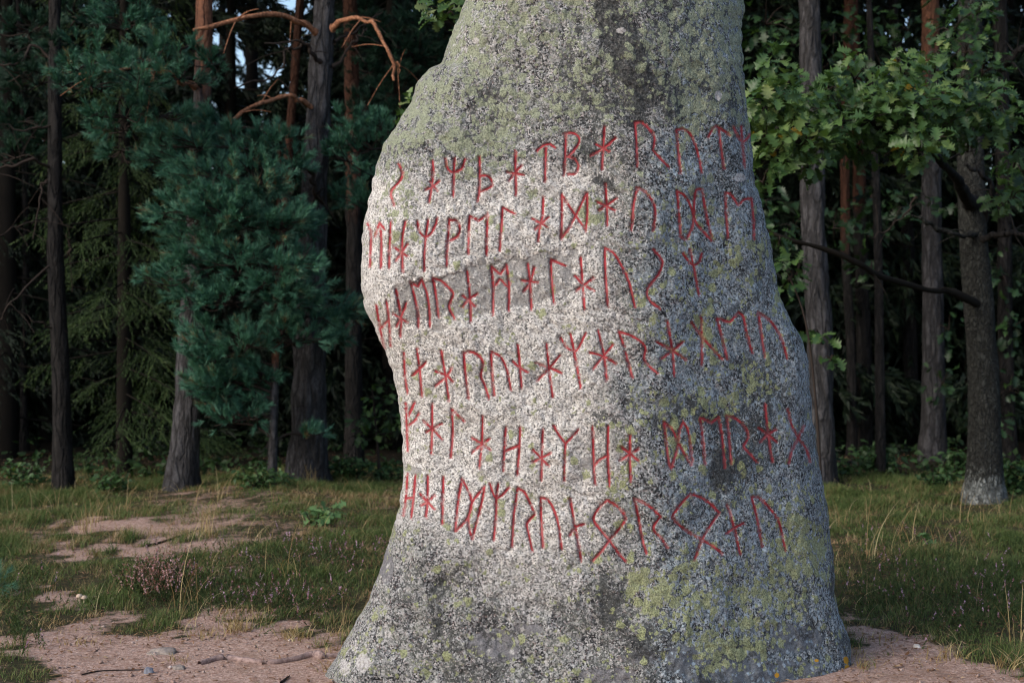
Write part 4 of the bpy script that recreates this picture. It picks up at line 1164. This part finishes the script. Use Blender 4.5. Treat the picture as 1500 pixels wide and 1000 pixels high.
us.build('trunk', M_DARKBARK, und, origin=at(1290, 690, dY), smooth=True)
broadleaf(und, [(1120, 30, 50, 40, 0), (1160, 60, 50, 40, .1), (1130, 90, 40, 40, .2), (1220, 40, 40, 40, .5), (1210, 90, 40, 40, .3), (1270, 40, 50, 40, .4), (1290, 90, 50, 34, .2), (1330, 40, 40, 40, .8), (1240, 130, 60, 40, .3), (1330, 120, 40, 40, .6), (1400, 90, 40, 30, .9), (1110, 320, 20, 40, -.5), (1120, 290, 30, 30, 0),
                (1160, 330, 30, 40, 0), (1165, 400, 30, 40, -.2, .35), (1220, 330, 40, 30, .2), (1280, 280, 40, 30, .4), (1290, 330, 40, 30, .2), (1330, 300, 40, 30, .4), (1270, 390, 40, 20, .3), (1400, 300, 30, 30, 1.0), (1460, 280, 40, 40, 1.2), (1470, 400, 40, 40, 1.2), (1480, 480, 40, 40, 1.4), (1390, 480, 14, 40, 1.2), (1380, 560, 16, 40, 1.0), (1480, 570, 40, 40, 1.2), (1440, 620, 40, 20, 1.2)], dY, .10, 1.0, shade=.06, depth=.5)

bY = 8.6
by = empty('young_oak', at(820, 800, bY) * np.array([1, 1, 0]), 'young oak hidden behind the stone, only bright leaf sprigs show at its upper left edge', 'young oak')
bs = Soup(); tube(bs, spline([at(820, 800, bY), at(800, 400, bY), at(740, 100, bY), at(700, -120, bY)], 24), np.linspace(.05, .02, 24), 10, bump=.06, orange=0.0, pale=0.0)
bs.build('trunk', M_OAKBARK, by, origin=at(820, 800, bY), smooth=True)
broadleaf(by, [(645, 14, 26, 16, 0, .72), (665, 5, 18, 20, 0, .7), (600, 158, 14, 14, 0, .75), (690, 40, 30, 40, .2, .6), (630, 190, 20, 20, .2, .6), (720, 20, 50, 50, .3, .5), (760, -80, 80, 60, .3, .5)], bY, .085, 2.2, shade=.6, depth=.22)

sg = empty('leafy_sprig', at(1200, 760, 9.2) * np.array([1, 1, 0]), 'thin leafy oak shoot with a few low leaves touching the right edge of the stone', 'sapling')
sp_ = Soup(); tube(sp_, spline([at(1206, 775, 9.2), at(1196, 600, 9.2), at(1180, 470, 9.2), at(1150, 390, 9.2)], 16), np.linspace(.012, .004, 16), 7, orange=0.0, pale=0.0)
sp_.build('stem', M_TWIG, sg, origin=at(1206, 775, 9.2), smooth=True)
broadleaf(sg, [(1200, 492, 26, 10, 0, .5), (1215, 525, 12, 10, 0, .4), (1160, 400, 22, 30, 0, .35), (1140, 350, 12, 20, 0, .3)], 9.2, .085, 1.8, shade=.4, depth=.12)

sp2Y = 12.2
so = empty('oak_sapling', at(556, 690, sp2Y) * np.array([1, 1, 0]), 'small dark oak sapling just left of the stone at its waist', 'sapling')
ss = Soup(); tube(ss, spline([at(556, 698, sp2Y), at(552, 640, sp2Y), at(545, 570, sp2Y)], 12), np.linspace(.016, .006, 12), 7, orange=0.0, pale=0.0)
ss.build('stem', M_TWIG, so, origin=at(556, 698, sp2Y), smooth=True)
broadleaf(so, [(530, 610, 28, 16, 0), (558, 585, 26, 16, 0), (545, 632, 26, 12, 0), (575, 610, 20, 26, 0), (520, 640, 14, 8, 0), (565, 560, 16, 10, 0)], sp2Y, .07, 2.2, shade=.42, depth=.25)

# --- low bushes at the foot of the wood
def bush(name, label, cx, cy, w, h, Y, size=.05, n=260, shade=.5, kind='oval', mat=None, stems=9, cat='shrub'):
    b = at(cx, cy, Y); b[2] = float(ground_h(np.array([b[0]]), np.array([Y]))[0])
    root = empty(name, b, label, cat, GR.get(cat))
    W, H_ = w / F * Y / 2, h / F * Y
    fol, twg = Soup(), Soup()
    per = max(5, n // stems)
    for k in range(stems):
        a = rs.rand() * 6.28; q = math.sqrt(rs.rand())
        e = b + np.array([math.cos(a) * W * q, math.sin(a) * W * .6 * q, H_ * (.55 + .45 * rs.rand())])
        s0 = b + (e - b) * np.array([.3, .3, 0])
        tube(twg, spline([s0, (s0 + e) / 2 + rs.randn(3) * .02, e], 6), np.linspace(.006, .002, 6), 4, cap=False)
        t = rs.rand(per, 1) ** .6
        p = s0 + (e - s0) * t + rs.randn(per, 3) * np.array([W * .22, W * .2, H_ * .10])
        p[:, 2] = np.maximum(p[:, 2], b[2] + .01)
        leaves(fol, p, norm(rs.randn(per, 3) * np.array([1, 1, .4])), norm(np.array([0, -.4, 1]) + rs.randn(per, 3) * .4), size * (.6 + .7 * rs.rand(per)), kind, np.clip(shade + .2 * rs.randn(per), 0, 1))
    fol.build('foliage', mat or M_SHRUB, root, origin=b)
    twg.build('stem', M_TWIG, root, origin=b, smooth=True)

bush('shrub', 'small leafy shrub at the foot of the dark wood, near the left edge', 38, 722, 70, 44, 11.7, .05, 260, .5)
bush('shrub', 'green shrub between the slim dark pine and the thick grey pine', 160, 728, 60, 30, 11.3, .05, 220, .55)
bush('shrub', 'low shrub left of the foot of the biggest pine', 388, 728, 90, 36, 11.0, .045, 330, .5)
bush('shrub', 'dark-leaved shrub right of the foot of the biggest pine', 512, 712, 70, 36, 12.0, .05, 330, .5)
bush('shrub', 'low dark shrub beside the left edge of the stone', 572, 706, 60, 26, 12.2, .045, 200, .4)
bush('shrub', 'broad dark shrub in front of the close pair of trunks right of the stone', 1285, 700, 110, 44, 13.2, .06, 460, .35)
bush('shrub', 'low dark bush between the orange-topped pine and the oak', 1395, 700, 60, 50, 12.8, .055, 300, .38)
bush('shrub', 'small dark shrub just left of the oak foot', 1370, 712, 70, 24, 12.2, .05, 220, .32)
bush('shrub', 'green shrub right of the oak foot at the right edge', 1490, 715, 50, 60, 11.6, .06, 260, .35)
bush('shrub', 'small bush behind the dead leaves close to the right of the stone', 1232, 695, 60, 26, 13.0, .05, 200, .25)
bush('oak_seedling', 'bright green oak seedling in the heath left of the stone', 466, 777, 56, 30, gy(777), .075, 60, .5, 'oak', M_SEEDLING, 7, 'seedling')
bush('seedling', 'tiny pale green seedling in the grass behind the right side of the stone', 1366, 800, 22, 22, gy(800), .06, 8, .6, 'oak', M_SEEDLING, 2, 'seedling')
# small pine seedling at the left edge
sY = gy(875)
pb = at(-6, 875, sY)
ps = empty('pine_seedling', pb, 'small blue-green pine seedling cut off by the left edge', 'seedling')
f1, t1 = Soup(), Soup()
tube(t1, np.array([pb, pb + [0, 0, .12]]), np.array([.006, .004]), 6)
k = 26
u = norm(rs.randn(k, 3) + [0, 0, .7])
needles(f1, pb + np.array([0, 0, .05]) + u * rs.rand(k, 1) * .07, u, 46, .045, .0018, .6, .06, np.clip(.85 + .08 * rs.randn(k), 0, .97))
f1.build('foliage', M_PINE, ps, origin=pb); t1.build('stem', M_TWIG, ps, origin=pb)
# ------------------------------------------------------------------ ground cover
def scatter(n, y0, y1, spread=.40):
    """even density over the visible wedge of ground"""
    y = np.sqrt(y0 ** 2 + (y1 ** 2 - y0 ** 2) * rs.rand(n))
    x = (rs.rand(n) * 2 - 1) * y * spread
    return x, y

def blades(soup, x, y, h, wdt, lean, rnd, seg=3):
    n = len(x)
    z = ground_h(x, y)
    a = rs.rand(n) * 6.283
    d = np.stack([np.cos(a), np.sin(a), np.zeros(n)], -1)
    sd = np.stack([-np.sin(a + .6 * rs.randn(n)), np.cos(a), np.zeros(n)], -1)
    b = np.stack([x, y, z - .005], -1)
    t = np.linspace(0, 1, seg + 1)
    le = np.broadcast_to(np.asarray(lean), (n,)) * (.4 + 1.2 * rs.rand(n))
    cen = b[:, None, :] + d[:, None, :] * (h * le)[:, None, None] * (t ** 2)[None, :, None] + np.array([0, 0, 1.0]) * (h[:, None] * (t - .28 * le[:, None] * t ** 2))[..., None]
    ww = np.broadcast_to(np.asarray(wdt), (n,))[:, None] * (1 - t[None]) ** .6 * .5
    v = np.stack([cen + sd[:, None, :] * ww[..., None], cen - sd[:, None, :] * ww[..., None]], 2)   # n, seg+1, 2, 3
    v = v.reshape(n, -1, 3)
    k = 2 * (seg + 1)
    fs = np.array([[2 * i, 2 * i + 1, 2 * i + 3, 2 * i + 2] for i in range(seg)])
    f = (fs[None] + (np.arange(n) * k)[:, None, None]).reshape(-1, 4)
    soup.add(v.reshape(-1, 3), f, rnd=np.repeat(rnd, k))

g = Soup()
x, y = scatter(560000, 5.0, 13.6, .56)
sm = sand_mask(x, y)
clump = fbm(np.stack([x * 2.6, y * 2.6, x * 0], -1), 3, 61)
fine = fbm(np.stack([x * 9, y * 9, x * 0], -1), 2, 62)
keep = rs.rand(len(x)) < np.clip((1 - sm * 1.25) * (1.0 + .5 * clump) + .35 * fine * (sm < .8), 0, 1) ** 1.3 * np.clip((13.9 - y) / 2.2, .0, 1)
x, y, sm, clump, fine = x[keep], y[keep], sm[keep], clump[keep], fine[keep]
bp = np.clip(fbm(np.stack([x * 1.5, y * 1.5, x * 0 + 4], -1), 3, 67) * 2.0 - .35, 0, 1)
hue = np.clip(.38 + .26 * bp + .13 * rs.randn(len(x)) + .34 * sm + .20 * fine - .14 * clump + .25 * (rs.rand(len(x)) < .10), 0, 1)
h = (.020 + .030 * rs.rand(len(x))) * (1 + 1.0 * np.clip(clump + .5 * fine, -.7, 1.2)) * (1 - .35 * sm) * (1 + .04 * (y - 5))
blades(g, x, y, h, .0028 + .00030 * (y - 5), .8, hue, 2)
go = g.build('grass', M_GRASS)
tag(go, 'short dark green turf with brown tufts covering the heath on both sides of the stone', 'grass', None, 'stuff')

# heather: small upright sprigs with pink and lilac flowers
hs = Soup()
def heather_patch(cx, cy, rx, ry, n, pink, hh=.065):
    px = cx + rx * rs.randn(n) * .55; py = cy + ry * rs.randn(n) * .55
    py = np.maximum(py, 720)
    yy = CAM_H * F / (py - 500); xx = (px - 750) / F * yy
    z = ground_h(xx, yy)
    b = np.stack([xx, yy, z], -1)
    d = norm(np.array([0, 0, 1.0]) + rs.randn(n, 3) * .4)
    L = hh * (.6 + .8 * rs.rand(n, 1))
    needles(hs, b, d * 1.0, 16, .016, .005, .8, float(hh), np.clip(.35 + .12 * rs.randn(n), 0, .55))
    fl = rs.rand(n) < pink
    nf = fl.sum()
    tone = np.clip(.86 + .08 * rs.randn(nf), .66, 1)
    needles(hs, b[fl] + d[fl] * L[fl] * .7, d[fl], 9, .008, .009, 1.1, .05, tone)
for p in [(a_, b_, c_, d_, int(e_ * .42), f_ * .8) for a_, b_, c_, d_, e_, f_ in ((430, 885, 90, 26, 700, .30), (380, 830, 120, 30, 700, .16), (500, 820, 70, 26, 500, .22), (300, 880, 60, 24, 350, .14), (560, 830, 50, 30, 300, .15), (450, 800, 60, 18, 200, .14), (40, 860, 60, 40, 300, .05), (30, 930, 40, 30, 160, .06),
          (1290, 830, 90, 40, 600, .10), (1390, 860, 110, 40, 900, .12), (1470, 890, 80, 40, 700, .13), (1400, 920, 70, 20, 300, .1), (1330, 790, 100, 26, 300, .07), (1290, 880, 60, 20, 300, .1))]:
    heather_patch(*p)
ho = hs.build('heather', M_HEATHER)
tag(ho, 'low heather sprigs with tiny lilac flowers scattered through the turf', 'heather', None, 'stuff')
hs = Soup()
heather_patch(232, 868, 40, 20, 420, .55, .12)
hb = hs.build('heather_bush', mat_leaf('faded_heather', [(0, (.02, .04, .014)), (.5, (.05, .06, .025)), (.66, (.20, .08, .06)), (.85, (.38, .19, .17)), (1, (.52, .34, .36))], .2, .7, .15), origin=at(232, 868, gy(868)))
tag(hb, 'rounded heather bush with faded brownish pink flowers, left of centre in the turf', 'heather')

# dry stalks
ds, tg_ = Soup(), Soup()
x, y = scatter(2500, 5.6, 12.5, .55)
k = rs.rand(len(x)) < np.clip(1.0 - np.abs(sand_mask(x, y) - .35), 0, 1) * .9
x, y = x[k], y[k]
blades(ds, x, y, .10 + .14 * rs.rand(len(x)) ** 2, .0022 + .00022 * (y - 5), 1.1, rs.rand(len(x)), 5)
for k in range(150):
    ty = 5.3 + 5.2 * rs.rand(); tx = (rs.rand() * 2 - 1) * ty * .39
    if not .25 < float(sand_mask(np.array([tx]), np.array([ty]))[0]) < 1.01 or rs.rand() < .35: continue
    m_ = rs.randint(14, 46)
    sx = .02 + .05 * rs.rand()
    blades(ds if rs.rand() < .4 else tg_, tx + sx * rs.randn(m_), ty + sx * rs.randn(m_), (.02 + .035 * rs.rand()) * (.5 + rs.rand(m_)), .0036, 1.0, np.clip((.35 if rs.rand() < .6 else .7) + .12 * rs.randn(m_), 0, 1), 3)
def tuft(cx, cy, n, h, spread=14, lean=.5):
    px = cx + spread * rs.randn(n); py = cy + 3 * rs.randn(n)
    yy = CAM_H * F / (py - 500); xx = (px - 750) / F * yy
    blades(ds, xx, yy, h * (.45 + .6 * rs.rand(n)), .0040, lean, rs.rand(n) * .9, 6)
for a in ((302, 788, 46, .26, 8, .45), (130, 778, 26, .22, 8, .5), (150, 770, 10, .34, 10, .5), (455, 720, 40, .22, 7, .35), (268, 900, 7, .55, 8, .5), (285, 895, 4, .45, 6, .6), (400, 848, 12, .34, 22, .7), (430, 850, 8, .36, 20, .8), (370, 800, 10, .25, 20, .5), (345, 925, 110, .09, 15, .9), (262, 968, 30, .05, 10, .9), (120, 945, 40, .05, 20, .9), (60, 915, 60, .06, 30, .9), (500, 930, 50, .06, 20, .9), (130, 870, 60, .07, 40, .9), (80, 830, 60, .07, 30, .9),
          (430, 935, 90, .08, 12, .9), (300, 935, 40, .07, 14, .9), (355, 905, 70, .08, 20, .9), (190, 788, 120, .09, 45, .9), (250, 786, 120, .09, 40, .9), (150, 812, 60, .06, 40, .9), (270, 826, 60, .06, 40, .9), (1270, 828, 9, .50, 8, .9), (1300, 815, 5, .45, 14, 1.0), (1340, 790, 8, .34, 20, .7), (1400, 800, 16, .3, 40, .8), (1280, 935, 30, .08, 20, .9), (1390, 965, 40, .09, 16, .9), (1480, 975, 60, .10, 16, .8), (1262, 975, 26, .05, 6, .8), (1256, 958, 26, .06, 6, .8), (520, 935, 40, .06, 10, .8), (495, 955, 24, .05, 8, .8), (548, 900, 40, .08, 10, .8), (1480, 940, 10, .3, 10, .4), (1250, 770, 12, .28, 12, .6), (1430, 770, 12, .3, 40, .8), (40, 750, 20, .3, 30, .7), (330, 745, 14, .3, 14, .9), (210, 750, 14, .3, 40, .6)):
    tuft(*a)
tag(tg_.build('grass', M_GRASS), 'scattered green tufts growing in the bare sandy soil', 'grass', None, 'stuff')
do = ds.build('dry_grass', M_DRY)
tag(do, 'straw-coloured dry grass stalks and tufts standing in the turf', 'dry grass', None, 'stuff')

# litter of needles and leaf scraps
ls = Soup()
x, y = scatter(95000, 4.9, 15.5, .55)
sm = sand_mask(x, y)
pn = fbm(np.stack([x * 2, y * 2, x * 0], -1), 3, 71)
k = rs.rand(len(x)) < np.clip(.55 + .7 * pn, .05, 1) * np.where(y > 11, 1.0, np.clip(.35 + sm, 0, 1))
x, y = x[k], y[k]; n = len(x)
a = rs.rand(n) * 6.283
b = np.stack([x, y, ground_h(x, y) + .004 + .008 * rs.rand(n)], -1)
d = np.stack([np.cos(a), np.sin(a), .15 * rs.randn(n)], -1); sd = np.stack([-np.sin(a), np.cos(a), 0 * a], -1)
L = (.012 + .034 * rs.rand(n) ** 2)[:, None]; W = (.0016 + .0045 * rs.rand(n) ** 2)[:, None]
v = np.stack([b - sd * W, b + d * L * .5 - sd * W * 1.6, b + d * L, b + sd * W * 1.3], 1)
ls.add(v.reshape(-1, 3), np.arange(n * 4).reshape(-1, 4), rnd=np.repeat(rs.rand(n), 4))
lo_ = ls.build('pine_litter', M_LITTER)
tag(lo_, 'brown fallen needles and leaf scraps strewn over the sandy soil', 'leaf litter', None, 'stuff')

# gravel
gs = Soup()
PH = np.array([(1, 0, 0), (-1, 0, 0), (0, 1, 0), (0, -1, 0), (0, 0, 1), (0, 0, -1)], dtype=float)
PF = np.array([(0, 2, 4), (2, 1, 4), (1, 3, 4), (3, 0, 4), (2, 0, 5), (1, 2, 5), (3, 1, 5), (0, 3, 5)])
x, y = scatter(16000, 4.7, 9.0)
sm = sand_mask(x, y)
k = rs.rand(len(x)) < sm ** 1.5
x, y = x[k], y[k]; n = len(x)
sz = .0025 + .008 * rs.rand(n) ** 6
v = PH[None] * (sz[:, None, None] * (.6 + .8 * rs.rand(n, 6, 1))) + rs.randn(n, 6, 3) * sz[:, None, None] * .25
v[..., 2] *= .7
v = v + np.stack([x, y, ground_h(x, y) + sz * .3], -1)[:, None, :]
gs.add(v.reshape(-1, 3), (PF[None] + (np.arange(n) * 6)[:, None, None]).reshape(-1, 3), rnd=np.repeat(rs.rand(n), 6))
M_GRAVEL = mat_leaf('gravel', [(0, (.16, .095, .07)), (.5, (.29, .20, .16)), (.9, (.38, .29, .25)), (1, (.5, .43, .40))], 0.0, .9, .2)
gv = gs.build('gravel', M_GRAVEL)
tag(gv, 'fine reddish gravel grains on the sandy path round the stone', 'gravel', None, 'stuff')

# ------------------------------------------------------------------ single small things
def mat_rock(name, a, b):
    g_ = NT(name)
    f_ = g_.noise(g_.coord(), 60, 4, .65)
    return g_.finish(g_.ramp(f_, [(.3, a), (.7, b)]), .9, g_.bump(f_, .6, .01), .2)
def rock(label, px, py, w, h, mat, seed):
    Y = gy(py); c = at(px, py, Y); c[2] = float(ground_h(np.array([c[0]]), np.array([Y]))[0])
    r = np.array([w, w * .8, h * 1.5]) / F * Y / 2
    th = np.linspace(0, math.pi, 14); ph = np.linspace(0, 2 * math.pi, 24, endpoint=False)
    dd = np.stack([np.sin(th)[:, None] * np.cos(ph), np.sin(th)[:, None] * np.sin(ph), np.cos(th)[:, None] * np.ones(24)], -1)
    dd = np.sign(dd) * np.abs(dd) ** .8
    rr = 1 + .25 * fbm(dd * 1.6 + seed, 3, seed)
    v = c + dd * rr[..., None] * r
    idx = np.arange(14 * 24).reshape(14, 24)
    f = np.stack([idx[:-1], idx[1:], np.roll(idx[1:], -1, 1), np.roll(idx[:-1], -1, 1)], -1).reshape(-1, 4)
    s = Soup(); s.add(v.reshape(-1, 3), f)
    tag(s.build('rock', mat, origin=c, smooth=True), label, 'rock', GR['rock'])
MR1 = mat_rock('grey_pebble', (.16, .13, .115), (.36, .31, .27)); MR2 = mat_rock('blue_grey_pebble', (.12, .13, .16), (.30, .31, .35)); MR3 = mat_rock('pale_pebble', (.4, .36, .32), (.7, .66, .6))
rock('flat grey stone lying in the sand in front of the grass mound', 240, 957, 40, 9, MR1, 3)
rock('small blue-grey pebble in the sand below the flat grey stone', 218, 986, 13, 13, MR2, 4)
rock('small reddish grey stone half sunk in the sand between the pebble and the root', 262, 980, 18, 7, MR1, 6)
rock('pale sunlit pebble in the sand behind the right side of the stone', 1343, 946, 10, 6, MR3, 7)

def twig(name, label, pts, r0, r1, mat, cat, lift=.6, seed=1, bump=.2):
    P_ = []
    for px, py in spline(np.array(pts, dtype=float), 16):
        Y = gy(py); c = at(px, py, Y); c[2] = float(ground_h(np.array([c[0]]), np.array([Y]))[0]) + r0 * lift
        P_.append(c)
    p = spline(P_, 40)
    s = Soup(); tube(s, p, np.linspace(r0, r1, 40) * (1 + .22 * vnoise(np.stack([np.arange(40) * .5, np.zeros(40), np.zeros(40)], -1), seed)), 12, bump=bump, bfreq=30, seed=seed)
    tag(s.build(name, mat, origin=P_[0], smooth=True), label, cat, GR.get(cat))
M_ROOT = mat_rock('worn_root', (.13, .085, .075), (.40, .29, .26))
twig('tree_root', 'long worn pinkish root lying across the sand to the left foot of the stone', [(292, 974), (330, 966), (385, 973), (430, 968), (458, 962), (480, 965), (525, 957)], .012, .018, M_ROOT, 'root', .40, 3)
twig('stick', 'short dark stick on the sand at the bottom edge, left of the stone', [(412, 1002), (424, 992)], .005, .003, M_TWIG, 'stick', .9, 4)
twig('stick', 'thin dark twig lying in front of the flat grey stone', [(120, 990), (150, 984), (210, 982)], .004, .002, M_TWIG, 'stick', .9, 5)
twig('stick', 'curved brown twig lying on the bare patch near the left pines', [(215, 800), (255, 792), (290, 780)], .008, .003, M_TWIG, 'stick', .9, 6)
twig('stick', 'pale dry twig on the sand right of the stone', [(1275, 935), (1300, 932), (1340, 940)], .004, .002, M_ROOT, 'stick', .9, 7)
twig('fallen_branch', 'fallen bare branch lying low in the wood right of the stone', [(1225, 690), (1265, 684), (1320, 690)], .02, .008, M_TWIG, 'branch', 3.0, 8)

us_ = Soup()
n = 5200
y = 12.6 + 6.4 * rs.rand(n) ** 1.3; x = (rs.rand(n) * 2 - 1) * y * .40
pn = fbm(np.stack([x * 1.1, y * 1.1, x * 0], -1), 3, 91)
k = rs.rand(n) < np.clip(.35 + 1.2 * pn, 0, 1)
x, y = x[k], y[k]; n = len(x)
p = np.stack([x, y, ground_h(x, y) + .02 + (.10 + .16 * np.clip(fbm(np.stack([x * .9, y * .9, x * 0], -1), 2, 92) + .3, 0, 1)) * rs.rand(n)], -1)
leaves(us_, p, norm(rs.randn(n, 3) * np.array([1, 1, .5])), norm(np.array([0, -.3, 1]) + rs.randn(n, 3) * .45), .045 + .05 * rs.rand(n), 'oval', np.clip(.18 + .15 * rs.randn(n), 0, 1))
tag(us_.build('undergrowth', M_SHRUB), 'low dark leafy undergrowth carpeting the floor of the wood', 'undergrowth', None, 'stuff')

# little white mushroom pair
mY = gy(886); mc = at(120, 886, mY); mc[2] = float(ground_h(np.array([mc[0]]), np.array([mY]))[0])
M_WHITE = NT('mushroom_flesh').finish((.5, .38, .29), .7, None, .3)
mr = empty('mushroom', mc, 'tiny pale mushroom cluster in the reddish soil near the left edge', 'mushroom')
for i, (ox, hgt) in enumerate(((-.012, .035), (.012, .028))):
    cs, hs_ = Soup(), Soup()
    tube(cs, np.array([mc + [ox, 0, 0], mc + [ox, 0, hgt]]), np.array([.005, .004]), 8)
    prof = np.array([[.016, 0], [.015, .006], [.010, .012], [.003, .014]])
    a = np.linspace(0, 2 * math.pi, 14, endpoint=False)
    v = np.stack([prof[:, 0:1] * np.cos(a), prof[:, 0:1] * np.sin(a), prof[:, 1:2] * np.ones(14)], -1) + mc + [ox, 0, hgt - .004]
    idx = np.arange(4 * 14).reshape(4, 14)
    hs_.add(v.reshape(-1, 3), np.stack([idx[:-1], np.roll(idx[:-1], -1, 1), np.roll(idx[1:], -1, 1), idx[1:]], -1).reshape(-1, 4))
    st_ = cs.build('stalk', M_WHITE, mr, origin=mc, smooth=True)
    hs_.build('cap', M_WHITE, mr, origin=mc, smooth=True)
